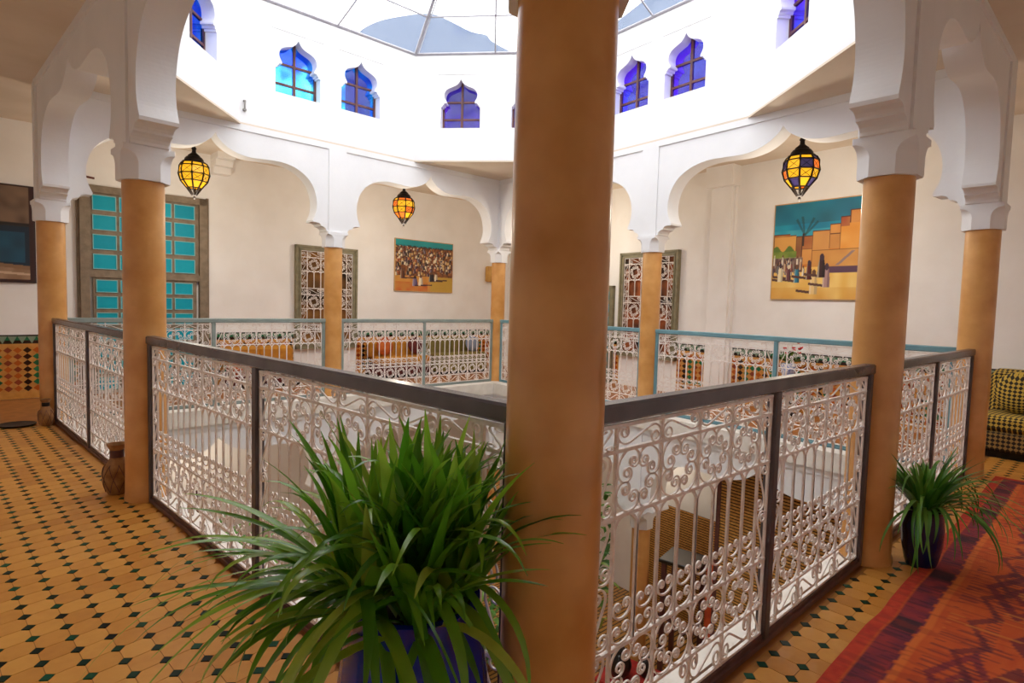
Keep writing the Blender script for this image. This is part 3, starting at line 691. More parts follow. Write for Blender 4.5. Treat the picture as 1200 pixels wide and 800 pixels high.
# ------------------------------------------------------------------ doors and lattice windows
def moor_door():
    s0, s1, ztop = .43, 1.91, 2.68; D = struct(empty('door_1', LF.mat(0, 1.8, 0)), 'tall grey-brown wooden door with rows of turquoise panels')
    f = MB(); f.box(s0, s0+.1, -.09, 0, 0, ztop); f.box(s1-.1, s1, -.09, 0, 0, ztop); f.box(s0, s1, -.09, 0, ztop-.09, ztop); f.box(s0+.1, s1-.1, -.075, -.01, 1.515, 1.60)
    f.box(s0-.03, s0, -.05, 0, 0, ztop+.02); f.box(s1, s1+.03, -.05, 0, 0, ztop+.02)
    f.build('frame', WOOD, D)
    W = (s1-s0-.2); mid = (s0+s1)/2
    def leaf(x0, x1, z0, z1, rows, ph):
        m = MB().box(x0+.004, x1-.004, -.05, -.01, z0, z1); d = m.build('door_leaf', WOOD, D)
        for zt in rows:
            for k in range(2):
                a = x0+.045+k*(x1-x0-.06)/2; b = a+(x1-x0-.06)/2-.05
                p = MB(); p.box(a, b, -.058, -.045, zt-ph, zt, 0)
                e = .009
                for q in ((a-e, a, zt-ph-e, zt+e), (b, b+e, zt-ph-e, zt+e), (a, b, zt-ph-e, zt-ph), (a, b, zt, zt+e)): p.box(q[0], q[1], -.066, -.045, q[2], q[3], 1)
                p.build('turquoise_panel', [TURQ, TURQL], d)
        return d
    for x0, x1 in ((s0+.1, mid), (mid, s1-.1)):
        leaf(x0, x1, 1.6, ztop-.09, [2.555-.25*k for k in range(4)], .175)
        lf = leaf(x0+.03, x1-.02 if x0 < mid-.1 else x1-.03, .04, 1.515, [1.475-.212*k for k in range(7)], .145)
    MB().lathe([(.02, 0), (.028, .012), (.016, .03)], 12).build('knob', mat('brass', 'c09a3a', None, .3, metal=1), D, Matrix.Translation((1.30, -.05, 1.56)) @ Matrix.Rotation(math.pi/2, 4, 'X'))
    r = MB(); r.tube([(s0-.06, -.1, ztop+.10), (s0+.16, -.1, ztop+.08)], .014, 8, up=(0, 0, 1)); r.lathe([(.02, -.02), (.02, .02)], 10, s0-.06, -.1)
    tag(r.build('curtain_rod', BROWNW, None, LF.mat(0, 1.8, 0)), 'short brown curtain rod stub above the turquoise door', 'curtain rod')
moor_door()
CURT = mat('orange_curtain', '2c1c14', 'a85a2a', 0.8, 3.2, 1); CURT2 = mat('ochre_curtain', '30200f', '9c6a2c', 0.8, 2.6, 1)
def lattice_window(num, fr, s0, s1, z0, z1, off, back, lab, fm):
    Wd = struct(empty('window_%d' % num, fr.mat(0, off, 0)), lab)
    fw = .085
    f = MB()
    for k, (w0, w1, y) in enumerate(((0, .035, -.075), (.035, .06, -.06), (.06, fw, -.07))):
        f.box(s0+w0, s0+w1, y, .0, z0+w0, z1-w0); f.box(s1-w1, s1-w0, y, 0, z0+w0, z1-w0)
        f.box(s0+w0, s1-w0, y, 0, z1-w1, z1-w0); f.box(s0+w0, s1-w0, y, 0, z0+w0, z0+w1)
    f.build('frame', fm, Wd)
    a, b = s0+fw, s1-fw; MB().box(a, b, -.012, -.002, z0+fw, z1-fw).build('curtain', back, Wd)
    g = MB(); sd = .105; y0, y1 = -.052, -.042; n = 3; cw = (b-a-2*sd)/n; Y = -.047
    G = None; zt = z1-fw; rows = []
    z = zt; pat = ['s', 'r', 'b', 's', 'r', 'b', 's', 'r']; hts = {'s': .105, 'r': cw*.98, 'b': .27}
    g.box(a, b, y0, y1, z-.012, z)
    for t in pat:
        h = hts[t]
        if z-h < z0+fw: break
        rows.append((t, z-h, z)); z -= h; g.box(a, b, y0, y1, z-.006, z+.006)
    for x in (a+.005, a+sd, b-sd, b-.005): g.box(x-.006, x+.006, y0, y1, z, zt)
    for t, u, v in rows:
        for k in range(1, n): g.box(a+sd+k*cw-.006, a+sd+k*cw+.006, y0, y1, u, v)
        if t == 'b':
            for k in range(n): g.box(a+sd+(k+.5)*cw-.005, a+sd+(k+.5)*cw+.005, y0, y1, u, v-.02)
    G = g.build('grille_panel', IRON, Wd)
    for t, u, v in rows:
        for k in range(n):
            cx = a+sd+(k+.5)*cw
            if t == 'r': link('rosette_scroll', ROS, G, T(cx, Y, (u+v)/2, 0, (cw/.2, 1.3, (v-u)/.2)))
            if t == 's': link('s_scroll', SSC, G, T(cx, Y, (u+v)/2, 0, ((-1)**k*cw/.2, 1.3, (v-u)/.07*.9)))
            if t == 'b':
                for h in (-.25, .25): link('arched_baluster', ARC, G, T(cx+h*cw, Y, u, 0, (cw/2/.0945, 1.3, (v-u)/(ZB[3]-ZB[2]))))
    Rv = Matrix.Rotation(math.pi/2, 4, 'Y'); q = z
    while q+.16 <= zt:
        for x, f_ in ((a+sd/2, 1), (b-sd/2, -1)): link('s_scroll', SSC, G, Matrix.Translation((x, Y, q+.08)) @ Rv @ Matrix.Diagonal((f_*.8, 1.3, 1.15, 1)))
        q += .16
lattice_window(WIN_N[0]+1, LF, 3.21, 4.28, .50, 2.17, 1.8, CURT2, 'white iron lattice window in a grey wooden frame behind the far left column', OLIVE)
lattice_window(WIN_N[0]+2, FR, 1.24, 2.42, .50, 2.22, 1.7, CURT, 'white iron lattice window in an olive frame behind the far right column', OLIVE)
def small_door():
    s0, s1, zt = .30, 1.10, 1.68; D = struct(empty('door_2', FR.mat(0, 1.7, 0)), 'low door with turquoise panels beside the far right lattice window')
    f = MB(); f.box(s0, s0+.05, -.06, 0, 0, zt); f.box(s1-.05, s1, -.06, 0, 0, zt); f.box(s0, s1, -.06, 0, zt-.05, zt); f.build('frame', OLIVE, D)
    d = MB().box(s0+.05, s1-.05, -.04, -.005, 0, zt-.05).build('door_leaf', OLIVE, D)
    for k in range(7):
        for x in (s0+.10, s0+.43):
            MB().cbox(x, x+.27, -.05, -.035, zt-.25-k*.215, zt-.10-k*.215, .006).build('turquoise_panel', TURQ, d)
small_door()
# pilaster and corbels on the outer walls
pm = MB(); pm.box(2.98, 3.30, 1.60, 1.71, -.002, 3.05); pm.box(3.30, 3.335, 1.64, 1.71, 0, 3.05); pm.box(2.93, 3.36, 1.50, 1.71, 3.05, SOFFIT+.01); pm.tube([(2.955, 1.66, 0), (2.955, 1.66, 3.05)], .018, 8, up=(1, 0, 0))
struct(pm.build('trim_pilaster', WHITE2, None, FR.mat()), 'white pilaster with a block head on the far right wall')
cm = MB()
for k, (z0, z1, d) in enumerate(((3.06, 3.16, .16), (3.16, 3.25, .25), (3.25, 3.345, .36))): cm.cbox(1.98, 2.22, 1.81-d, 1.81, z0, z1, .008)
struct(cm.build('trim_corbel', WHITE2, None, LF.mat()), 'stepped white corbel under the ceiling right of the amber lantern')
cm = MB(); cm.cbox(3.55, 3.75, 1.5, 1.81, 3.12, 3.345, .008); struct(cm.build('trim_corbel', WHITE2, None, LF.mat()), 'small white ceiling corbel behind the second arch')
hk = MB(); hk.box(1.79, 1.825, -.15, -.115, 3.49, 3.51); hk.tube([(1.807, -.145, 3.50), (1.807, -.15, 3.56), (1.812, -.145, 3.605)], .010, 6, up=(1, 0, 0)); hk.box(1.795, 1.82, -.15, -.115, 3.595, 3.61)
tag(hk.build('wall_hook', mat('grey_metal', '8a8580', None, .4, metal=.7), None, LF.mat()), 'small grey metal hook on the white wall left of the blue windows', 'hook')
sc_ = MB(); sc_.cbox(7.18, 7.36, 1.66, 1.80, 1.76, 2.08, .02)
tag(sc_.build('wall_sconce', mat('amber_sconce', 'd9a95a', 'c8944a', .5), None, LF.mat()), 'small amber box sconce on the wall behind the far corner column', 'sconce')

# ------------------------------------------------------------------ zellige dado on the far walls
ZC = [mat('zellige_ochre', 'd2974a', 'bf8238', .3, 14, coat=.2), mat('zellige_red', '8a3a20', None, .25, coat=.3), mat('zellige_dark', '2c1612', None, .2, coat=.3), mat('zellige_green', '1d6a44', None, .2, coat=.3), mat('zellige_orange', 'b85a1e', None, .25, coat=.3), mat('zellige_palegreen', '7f927c', None, .3)]
def dado(fr, spans, wall, off):
    w = bpy.data.objects[wall]; base = MB(); dia = MB()
    for s0, s1 in spans:
        base.box(s0, s1, off-.016, off+.01, 0, .085, 0); base.box(s0, s1, off-.012, off+.01, .085, .635, 0); base.box(s0, s1, off-.016, off+.01, .635, .672, 0)
        base.box(s0, s1, off-.012, off+.01, .672, .775, 5); base.box(s0, s1, off-.016, off+.01, .765, .78, 2)
        n = int((s1-s0)/.09); pw = (s1-s0)/n
        for k in range(n):
            x = s0+(k+.5)*pw
            for j in range(7):
                z = .085+.04+j*.078; g = (k % 8, j)
                green = (g[0] in (2, 3, 4, 5, 6) and j in (1, 5)) or (g[0] in (2, 6) and 1 <= j <= 5)
                mi = 3 if green else (2 if k % 4 == 1 else (1 if (k+j) % 2 else 4))
                dia.add([(x-pw*.47, off-.0155, z), (x, off-.0155, z-.037), (x+pw*.47, off-.0155, z), (x, off-.0155, z+.037)], [(0, 1, 2, 3)], mi)
            for mi, e in ((2, .5), (3, .30)):
                y = off-.0145 if mi == 2 else off-.016
                h = .092 if mi == 2 else .05
                zz = .673 if mi == 2 else .712
                dia.add([(x-pw*e, y, zz), (x+pw*e, y, zz), (x+pw*e*.5, y, zz+h*.5), (x, y, zz+h), (x-pw*e*.5, y, zz+h*.5)], [(0, 1, 2, 3, 4)], mi)
    b = base.build('dado_panel', ZC); b.parent = w; b.matrix_local = w.matrix_world.inverted() @ fr.mat()
    d = dia.build('dado_tiles', ZC); d.parent = w; d.matrix_local = w.matrix_world.inverted() @ fr.mat(); d['kind'] = 'stuff'
dado(LF, [(-1.7, .40), (1.94, 3.2), (4.29, 7.6)], 'wall_far_left', 1.8)
dado(FR, [(-1.7, .29), (1.12, 1.23), (2.43, 2.92), (3.37, 8.2)], 'wall_far_right', 1.7)

# ------------------------------------------------------------------ plants
def leaf_mesh(length, width, e0, droop, pw=1.6, side=0.0, n=13, fold=.22, mt=LEAF, name='leaf'):
    m = MB(); x = z = 0.0; y = 0.0; st = []
    for i in range(n+1):
        t = i/n; e = e0-droop*t**pw; st.append((x, y, z, e, t)); ds = length/n
        x += math.cos(e)*ds; z += math.sin(e)*ds; y += side*t*ds
    vs_ = []
    for x, y, z, e, t in st:
        w = width*.5*min(1.0, .45+t*2.4)*(1-max(0, (t-.35)/.65)**2.2)+.0008
        nx, nz = -math.sin(e), math.cos(e); f = fold*w*1.4
        vs_ += [(x+nx*f, y-w, z+nz*f), (x, y, z), (x+nx*f, y+w, z+nz*f)]
    fs = [(3*i+j, 3*i+j+1, 3*i+j+4, 3*i+j+3) for i in range(n) for j in range(2)]
    me = m.add(vs_, fs).mesh(name, mt, False, recalc=False); me.shade_smooth(); return me
def pot(name, prof, m, E, soil_r, soil_z):
    MB().lathe(prof, 40, cap=False).build('pot', m, E, None, True); MB().lathe([(.001, soil_z+.01), (soil_r, soil_z)], 24, cap=False).build('soil', SOIL, E)
def big_plant():
    P = (-.26, .20); E = tag(empty('potted_plant', T(P[0], P[1], 0)), 'big strap-leaved plant in a cobalt blue pot in front of the left railing', 'plant', 'potted plants')
    pot('pot', [(.001, 0), (.105, 0), (.115, .02), (.155, .16), (.178, .30), (.180, .40), (.165, .50), (.150, .56), (.158, .585), (.158, .60), (.140, .60), (.135, .56)], BLUEPOT, E, .14, .565)
    r = random.Random(4)
    rx, ry = .737, -.675        # spread the shoots across the pot
    crowns = [(rx*t+ry*q*-1, ry*t+rx*q, z) for t, q, z in ((-.15, .02, .58), (-.10, -.06, .60), (-.05, .05, .63), (.0, -.03, .64), (.04, .05, .64), (.09, -.02, .62), (.13, .04, .60), (-.12, .06, .60), (.02, -.09, .58))]
    for k in range(300):
        cx, cy, cz = crowns[k % len(crowns)]; az = r.uniform(0, 2*math.pi); kind = r.random()
        if kind < .42:   e0, L, d, w, p = math.radians(r.uniform(64, 92)), r.uniform(.28, .47), math.radians(r.uniform(0, 50)), r.uniform(.022, .036), r.uniform(1.2, 2.8)
        elif kind < .74: e0, L, d, w, p = math.radians(r.uniform(48, 80)), r.uniform(.30, .50), math.radians(r.uniform(60, 150)), r.uniform(.020, .034), r.uniform(1.6, 4.0)
        else:
            az = math.radians(r.uniform(130, 300)); e0, L, d, w, p = math.radians(r.uniform(5, 50)), r.uniform(.32, .50), math.radians(r.uniform(75, 130)), r.uniform(.018, .032), r.uniform(.6, 1.4)
        if math.cos(az) > .2: L = min(L, .40); e0 = max(e0, math.radians(64)); d = min(d, math.radians(60))
        me = leaf_mesh(L, w, e0, d, p, r.uniform(-.4, .4))
        link('leaf', me, E, T(cx+.015*math.cos(az), cy+.015*math.sin(az), cz-.02, az))
    for k in range(15):      # long leaves sweeping out to the left
        az = math.radians(r.uniform(120, 178)); me = leaf_mesh(r.uniform(.42, .60), r.uniform(.020, .030), math.radians(r.uniform(15, 55)), math.radians(r.uniform(45, 95)), r.uniform(.9, 1.6), r.uniform(-.25, .25), 16)
        link('leaf', me, E, T(-.10, .06, .58, az))
    for k, az in enumerate((146, 165, 190, 130, 255)):
        me = leaf_mesh(.66, .005, math.radians(46), math.radians(105), 1.1, .1, 18, .1); link('runner', me, E, T(-.08, .05, .58, math.radians(az)))
big_plant()
def mid_plant():
    P = (2.60, -.215); E = tag(empty('potted_plant', T(P[0], P[1], 0)), 'spider-like plant in a navy pot at the foot of the right column, over the rug', 'plant', 'potted plants')
    pot('pot', [(.001, .0), (.065, .0), (.075, .03), (.092, .12), (.095, .21), (.086, .28), (.090, .30), (.080, .30), (.076, .27)], NAVYPOT, E, .08, .275)
    r = random.Random(9)
    for k in range(150):
        az = r.uniform(0, 2*math.pi); kind = r.random()
        if kind < .40: e0, L, d, w = math.radians(r.uniform(60, 88)), r.uniform(.26, .42), math.radians(r.uniform(20, 80)), r.uniform(.014, .024)
        else: e0, L, d, w = math.radians(r.uniform(35, 70)), r.uniform(.36, .56), math.radians(r.uniform(110, 160)), r.uniform(.012, .020)
        if math.sin(az) > .3: L = min(L, .28); e0 = max(e0, math.radians(68)); d = min(d, math.radians(60))
        link('leaf', leaf_mesh(L, w, e0, d, r.uniform(.8, 1.6), r.uniform(-.3, .3), 12, mt=LEAF2), E, T(.04*math.cos(az), .04*math.sin(az), .275, az))
    for az in (-20, -28, -35, -50, -62, -75, 10, 0): link('leaf', leaf_mesh(r.uniform(.55, .68), .016, math.radians(r.uniform(40, 62)), math.radians(125), 1.0, .1, 14, mt=LEAF2), E, T(.05, 0, .275, math.radians(az)))
mid_plant()

# ------------------------------------------------------------------ clay jars
def jar(x, y, h, lab, band):
    E = tag(empty('clay_jar', T(x, y, 0)), lab, 'jar', 'clay jars'); k = h/.33
    pr_ = [(.001, 0), (.05, 0), (.062, .02), (.080, .08), (.085, .13), (.075, .18), (.050, .215), (.038, .245), (.037, .285), (.052, .315), (.058, .33), (.050, .33), (.034, .29)]
    MB().lathe([(r*k, z*k) for r, z in pr_], 32, cap=False).build('body', CLAY, E, None, True)
    for s in range(8):
        for sg in (1, -1):
            pts = []
            for t in np.linspace(0, 1, 12):
                z = .02+t*.18; r = np.interp(z, [.02, .08, .13, .18, .215], [.062, .080, .085, .075, .050])+.002; a = s*math.pi/4+sg*t*.8
                pts.append((r*k*math.cos(a), r*k*math.sin(a), z*k))
            MB().tube(pts, .0022*k, 3, up=(0, 0, 1)).build('cord', BROWNW, E)
    MB().lathe([(.0385*k, .24*k), (.0405*k, .245*k), (.041*k, .285*k), (.0395*k, .29*k)], 24).build('neck_band', band, E, None, True)
jar(-.368, 3.555, .33, 'tall clay jar with cord netting at the foot of the left middle column', BROWNW)
jar(-.545, 6.30, .26, 'small clay jar standing at the foot of the left corner column', DARKM)
tag(MB().lathe([(.001, .0), (.13, .0), (.15, .012), (.152, .02), (.14, .016), (.001, .014)], 28, cap=False).build('tray', DARKM, None, T(-.76, 6.42, 0), True), 'dark round tray on the floor beside the small clay jar', 'tray')

# ------------------------------------------------------------------ rug
def rug():
    x0, x1, w = .25, 5.12, 1.35; fr = Frame((x0, -.262), (x1, -.168)); Lr_ = fr.len
    nx, ny = 520, 150; U, V = np.meshgrid(np.linspace(0, Lr_, nx), np.linspace(0, w, ny)); C = np.zeros(U.shape+(3,)); C[:] = lin('c8551c')
    n1 = vnoise(U/Lr_, V/w, 120, 14, 1); n2 = vnoise(U/Lr_, V/w, 40, 60, 2); n3 = vnoise(U/Lr_, V/w, 16, 6, 3)
    put(C, V > 0, 'b8401a', n1*.7); put(C, V > 0, 'd8692a', n2*.45)
    d = np.minimum(np.minimum(V, w-V), np.minimum(U, Lr_-U))
    put(C, d < .05, 'b02a1a'); put(C, d < .05, 'd04a28', (vnoise(U/Lr_, V/w, 200, 60, 4))*.8)
    ser = .012*np.abs(((U*22) % 2)-1)
    put(C, (d > .055) & (d < .15+ser), '6a2438'); put(C, (d > .055) & (d < .15), 'a03030', vnoise(U/Lr_, V/w, 90, 30, 5)*.9); put(C, (d > .055) & (d < .15) & (np.sin(U*9) > .82), '2c1a22', .8)
    put(C, (d > .155) & (d < .185), 'd8702c', .8)
    fld = d > .21
    for c, (px, py, qx, qy, col) in enumerate(((.9, .5, .40, .16, '6a2030'), (1.25, .35, .3, .11, '7a2434'), (1.75, .62, .45, .2, '641c30'), (2.3, .42, .34, .15, '702030'), (2.75, .75, .5, .2, '5c1c2e'), (3.3, .45, .4, .16, '6a2030'), (3.9, .6, .4, .18, '70222f'), (4.5, .5, .35, .15, '601c2c'))):
        q = np.abs(U-px)/qx+np.abs(V-py)/qy
        put(C, fld & (q < 1) & (q > .72), col, .85); put(C, fld & (q < .42), col, .8); put(C, fld & (q < .2), 'd07a30', .9)
        tri = (U > px-qx) & (U < px+qx) & (np.abs(V-py-qy*1.15) < .10*(1-np.abs(U-px)/qx)); put(C, fld & tri, '5a1a2c', .8)
    z = np.abs(((U*3.1+V*1.4) % 1)-.5)*.16; put(C, fld & (np.abs(((V+z) % .27)-.1) < .016), '5e1c2c', .75*(n3 > .35))
    put(C, fld & ((U*31 % 1) < .28) & (np.abs((V % .31)-.05) < .022), '3a2030', .7*(n3 > .4)); put(C, V > 0, '8a2a1c', (vnoise(U/Lr_, V/w, 260, 10, 7) > .62)*.35)
    wf = vnoise(U/Lr_, V/w, 420, 7, 21); pt = vnoise(U/Lr_, V/w, 22, 9, 22)
    put(C, fld, '5a1a2a', ((wf > .66) & (pt > .5))*.6); put(C, fld, 'e08a34', ((wf < .25) & (pt < .45))*.5); put(C, (d > .055) & (d < .15), '34182a', (wf > .6)*.55)
    wob = .012*(vnoise(U/Lr_, V/w, 24, 1, 9)-.5)
    vs_ = [(float(u), -float(v)*1.0+float(q), .010) for u, v, q in zip(U.ravel(), V.ravel(), wob.ravel())]
    fs = [(j*nx+i, (j+1)*nx+i, (j+1)*nx+i+1, j*nx+i+1) for j in range(ny-1) for i in range(nx-1)]
    me = bpy.data.meshes.new('pile'); me.from_pydata(vs_, [], fs); me.update(); at = me.color_attributes.new('paint', 'FLOAT_COLOR', 'POINT')
    rgba = np.ones((nx*ny, 4), np.float32); rgba[:, :3] = C.reshape(-1, 3); at.data.foreach_set('color', rgba.ravel()); me.materials.append(paint_mat('wool_pile', .95, .6))
    E = tag(empty('rug', fr.mat()), 'long red and orange woven rug with purple motifs on the right gallery floor', 'rug')
    link('pile', me, E)
    b = MB().box(.004, Lr_-.004, -w+.006, -.008, .001, .0095); b.build('backing', mat('rug_edge', 'a82c1a', '7a1e18', .95, 60), E)
rug()

# ------------------------------------------------------------------ sofa at the right, benches under the far walls
CHK = check_mat('yellow_black_check', 'c4a440', '2a2214', 26); CHK2 = check_mat('brown_black_check', '9a7a40', '241a12', 26)
def seat(fr, s0, s1, o0, o1, lab, mb, ms, mk, hs=(.06, .25, .42, .80), n=1, cush=True):
    E = tag(empty('sofa', fr.mat(0, 0, 0)), lab, 'sofa')
    MB().box(s0+.02, s1-.02, o0+.06, o1, 0, hs[0]).build('plinth', DARKM, E)
    MB().cbox(s0, s1, o0, o1-.02, hs[0], hs[1], .02).build('base', mb, E, None, True)
    for k in range(n):
        a = s0+(s1-s0)*k/n; b = s0+(s1-s0)*(k+1)/n
        MB().cbox(a+.005, b-.005, o0-.01, o1-.2, hs[1], hs[2], .035).build('seat_cushion', ms, E, None, True)
        MB().cbox(a+.005, b-.005, o1-.24, o1-.02, hs[2]-.05, hs[3], .045).build('back_cushion', mk, E, None, True)
    return E
seat(FR, 6.35, 8.1, .95, 1.68, 'low sofa with yellow and black checked covers at the right edge', CHK2, CHK, CHK, (.07, .25, .40, .80))
def round_cushion(fr, s, off, z, r, th, m, lab, rot=.25, cat='cushion'):
    prof = [(.001, -th), (r*.5, -th*.92), (r*.82, -th*.6), (r*.97, -th*.2), (r, 0), (r*.97, th*.2), (r*.82, th*.6), (r*.5, th*.92), (.001, th)]
    M = fr.mat(s, off, z) @ Matrix.Rotation(math.pi/2+rot, 4, 'X')
    return tag(MB().lathe(prof, 32, cap=False).build('cushion', m, None, M, True), lab, cat)
round_cushion(FR, 6.62, 1.30, .60, .20, .09, CHK, 'round checked cushion leaning on the sofa at the right edge', -.25)
OCH = mat('ochre_velvet', 'c98a24', 'b0741c', .8, 9); OLV = mat('olive_velvet', '8a7a3a', '75672f', .8, 9); ORG = mat('orange_cloth', 'c8641e', 'a84c18', .8, 9); RBR = mat('red_brown_cloth', '6a241c', '4f1a16', .8, 12)
seat(LF, 4.45, 5.45, 1.15, 1.77, 'low bench with ochre cushions below the crowd painting', RBR, OCH, OCH, (.05, .22, .36, .62), 2)
seat(LF, 5.62, 6.75, 1.15, 1.77, 'low olive sofa below the right end of the crowd painting', OLV, OLV, OLV, (.05, .22, .38, .66), 2)
for k, (s, m, lab) in enumerate(((4.62, ORG, 'orange round cushion, left end of the ochre bench'), (5.25, RBR, 'dark red round cushion, right end of the ochre bench'), (6.55, mat('grey_blue_cloth', '8a93a8', None, .8), 'grey-blue round cushion on the olive sofa'))):
    round_cushion(LF, s, 1.38, .54, .16, .07, m, lab, -.2)
seat(LF, 2.1, 3.1, 1.2, 1.77, 'low orange bench between the turquoise door and the lattice window', RBR, ORG, OCH, (.05, .2, .34, .58), 2)
# planter with red flowers below the fortress painting
def flower_planter():
    E = tag(empty('potted_flowers', FR.mat(4.32, 1.42, 0)), 'blue pot of red flowers on a stand below the fortress painting', 'plant')
    MB().lathe([(.12, 0), (.12, .02), (.03, .04), (.025, .44), (.11, .46), (.11, .48)], 20).build('stand', DARKM, E, None, True)
    MB().lathe([(.001, .48), (.06, .48), (.085, .56), (.09, .64), (.08, .66), (.001, .65)], 24, cap=False).build('pot', mat('blue_white_glaze', '5a7ac8', 'd8dce8', .2, 18, coat=.4), E, None, True)
    r = random.Random(2); RED = mat('red_petal', 'c8281e', None, .6)
    for k in range(34):
        az = r.uniform(0, 6.28); link('leaf', leaf_mesh(r.uniform(.16, .30), .035, math.radians(r.uniform(25, 80)), math.radians(r.uniform(30, 90)), 1.4, 0, 7, mt=LEAF3), E, T(0, 0, .65, az))
    for k in range(12):
        a, q, z = r.uniform(0, 6.28), r.uniform(.03, .2), r.uniform(.76, .93)
        MB().lathe([(.003, 0), (.018, .008), (.026, .02), (.018, .03), (.004, .022)], 8).build('flower', RED, E, T(q*math.cos(a), q*math.sin(a), z))
flower_planter()

# ------------------------------------------------------------------ the courtyard below
CANE = mat('bamboo_slat', 'cf9a4c', 'b07c36', .6, 30); CANED = mat('cane_cord', '3a2414', None, .8)
def cane_blind(fr, s0, s1, off, z0, z1, lab, pitch=.036):
    E = tag(empty('bamboo_blind', fr.mat()), lab, 'blind'); m = MB(); z = z0
    while z < z1: m.cbox(s0, s1, off-.006, off+.006, z, z+pitch*.62, .003); z += pitch
    tag(m.build('slats', CANE, E), kind='stuff'); c = MB()
    for x in np.linspace(s0+.12, s1-.12, 5): c.box(x-.006, x+.006, off+.006, off+.010, z0, z1)
    c.box(s0, s1, off+.011, off+.016, z0, z1)
    c.build('backing_cords', CANED, E); b = MB(); b.box(s0-.05, s0, off-.012, off+.012, z0-.02, z1); b.box(s1, s1+.05, off-.012, off+.012, z0-.02, z1); b.box(s0-.05, s1+.05, off-.014, off+.014, z0-.06, z0-.02); b.build('border', BROWNW, E)
cane_blind(FR, 4.28, 6.40, .115, -3.35, -.22, 'tall bamboo blind hanging in the ground floor arch seen through the right railing')
cane_blind(FR, 2.4, 4.15, 1.25, -3.3, -1.62, 'low bamboo screen behind the ground floor column')
def table(x, y, z, w, d, h, top, leg, lab):
    E = tag(empty('low_table', T(x, y, z, .2)), lab, 'table')
    MB().cbox(-w/2, w/2, -d/2, d/2, h-.05, h, .01).build('table_top', top, E)
    for sx in (-1, 1):
        for sy in (-1, 1): MB().cbox(sx*(w/2-.06)-.03, sx*(w/2-.06)+.03, sy*(d/2-.06)-.03, sy*(d/2-.06)+.03, 0, h-.05, .006).build('leg', leg, E)
BLK = mat('black_lacquer', '1c1614', None, .3, coat=.4); REDC = mat('red_cloth', 'b02418', '8a1c14', .8, 9); ORC = mat('orange_red_cloth', 'd2551c', 'b8401a', .8, 9)
table(5.68, 2.95, -STOREY, .5, .5, 1.6, BLK, BROWNW, 'tall dark table behind the ground floor column')
E = tag(empty('armchair', T(5.75, 2.2, -STOREY, 1.2)), 'red upholstered chair beside the dark table on the ground floor', 'chair')
MB().cbox(-.3, .3, -.3, .3, .25, .5, .04).build('seat', REDC, E, None, True); MB().cbox(-.3, .3, .2, .32, .45, 1.75, .04).build('backrest', ORC, E, None, True)
for sx in (-.25, .25):
    for sy in (-.25, .25): MB().box(sx-.025, sx+.025, sy-.025, sy+.025, 0, .26).build('leg', BROWNW, E)
def shrub(x, y, z, h, rad, n, lab, m=LEAF3, w=.07, ll=.24, seed=1, potm=CLAY, style='bush'):
    E = tag(empty('potted_shrub', T(x, y, z)), lab, 'plant', 'courtyard plants'); r = random.Random(seed)
    MB().lathe([(.001, 0), (.15, 0), (.17, .03), (.22, .30), (.235, .33), (.21, .33), (.2, .28), (.001, .28)], 28, cap=False).build('pot', potm, E, None, True)
    st = MB(); st.tube([(0, 0, .25), (.03, .02, h*.5), (0, .04, h*.8)], .022, 6, up=(1, 0, 0), r1=.008); st.build('stem', BROWNW, E)
    me = [leaf_mesh(ll*k, w*k, math.radians(50), math.radians(90), 1.2, 0, 6, mt=m) for k in (.8, 1, 1.2)]
    for k in range(n):
        a = r.uniform(0, 6.28); q = rad*math.sqrt(r.random()); t = r.uniform(.25, 1)
        if style == 'palm':
            link('leaf', me[k % 3], E, T(0, 0, h*.55, a, (2.6, 1.0, 2.2))); continue
        link('leaf', me[k % 3], E, Matrix.Translation((q*math.cos(a), q*math.sin(a), h*t)) @ Matrix.Rotation(a+r.uniform(-1, 1), 4, 'Z') @ Matrix.Rotation(r.uniform(-.6, .6), 4, 'Y'))
shrub(4.75, 3.95, -STOREY, 2.45, .36, 170, 'leafy courtyard shrub left of the ground floor column', seed=3)
shrub(3.75, 4.75, -STOREY, .95, .5, 150, 'low leafy shrub at the bottom, between the blue pot and the nearest column', seed=5)
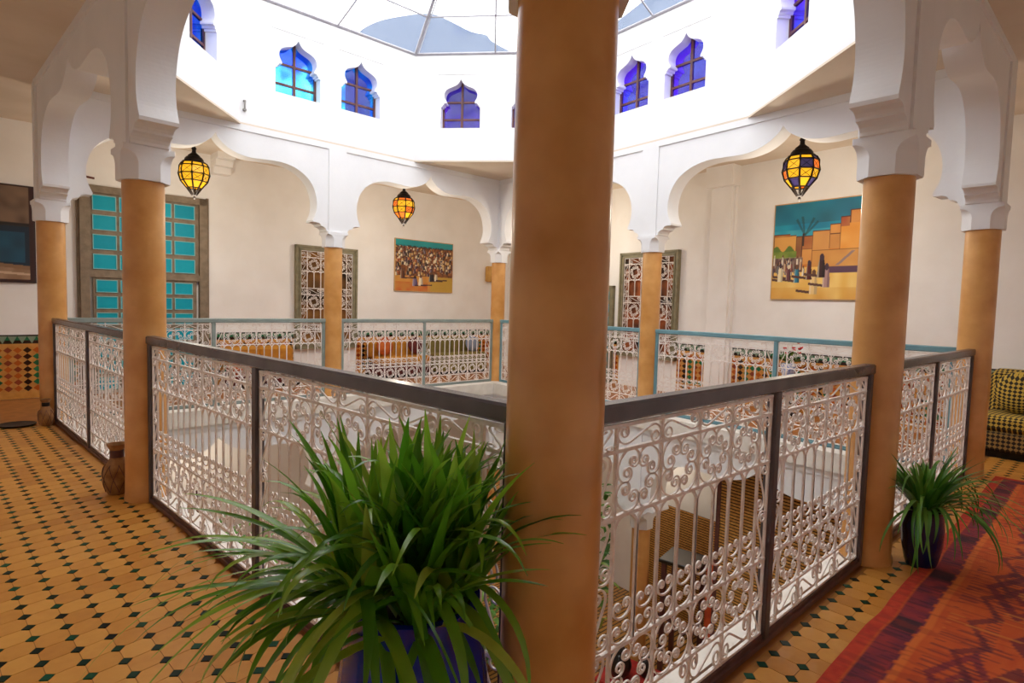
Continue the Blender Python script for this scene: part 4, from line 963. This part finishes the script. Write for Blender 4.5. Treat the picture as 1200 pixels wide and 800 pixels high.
shrub(.55, 5.3, -STOREY, 3.6, .3, 46, 'dark palm in the courtyard beside the left railing', LEAF2, .05, .4, 8, style='palm')
shrub(2.0, 2.6, -STOREY, 1.0, .4, 90, 'small leafy shrub in the middle of the courtyard', seed=12)
def low_sofa(x, y, rz, m, lab):
    E = tag(empty('courtyard_seat', T(x, y, -STOREY, rz)), lab, 'seat')
    MB().cbox(-.7, .7, -.35, .35, 0, .28, .02).build('base', CANE, E); MB().cbox(-.68, .68, -.34, .25, .28, .44, .05).build('seat_cushion', m, E, None, True); MB().cbox(-.7, .7, .22, .36, .28, .85, .04).build('backrest', m, E, None, True)
low_sofa(4.35, 1.3, -1.5, ORC, 'orange red courtyard seat low behind the right railing')
low_sofa(1.6, 5.3, .1, REDC, 'red courtyard seat below the left railing')
table(4.62, 2.98, -STOREY, .62, .62, .45, REDC, BROWNW, 'low courtyard table with a red top')
low_sofa(5.35, 7.3, .9, ORC, 'orange courtyard seat at the far corner, seen between the plant and the nearest column')
def teapot(x, y, z, lab, s=1.0):
    E = tag(empty('teapot', T(x, y, z, .5)), lab, 'teapot', 'dark teapots')
    MB().lathe([(r*s, q*s) for r, q in ((.001, 0), (.06, 0), (.10, .05), (.115, .12), (.09, .2), (.05, .25), (.045, .27))], 24).build('body', BLK, E, None, True)
    MB().lathe([(r*s, q*s) for r, q in ((.05, .27), (.03, .31), (.012, .33), (.018, .35), (.004, .37))], 16).build('lid', BLK, E, None, True)
    MB().tube([(.09*s, 0, .10*s), (.15*s, 0, .16*s), (.18*s, 0, .24*s)], .018*s, 8, up=(0, 1, 0), r1=.01*s).build('spout', BLK, E, None, True)
    MB().tube([(-.05*s+-.05*s*math.sin(t), 0, .15*s+.09*s*-math.cos(t)) for t in np.linspace(.2, 2.9, 9)], .010*s, 6).build('handle', BLK, E, None, True)
teapot(4.52, 3.05, -STOREY+.45, 'black glossy teapot, taller of the two on the red courtyard table', 1.2); teapot(4.76, 2.85, -STOREY+.45, 'black glossy teapot, smaller of the two on the red courtyard table', .9)
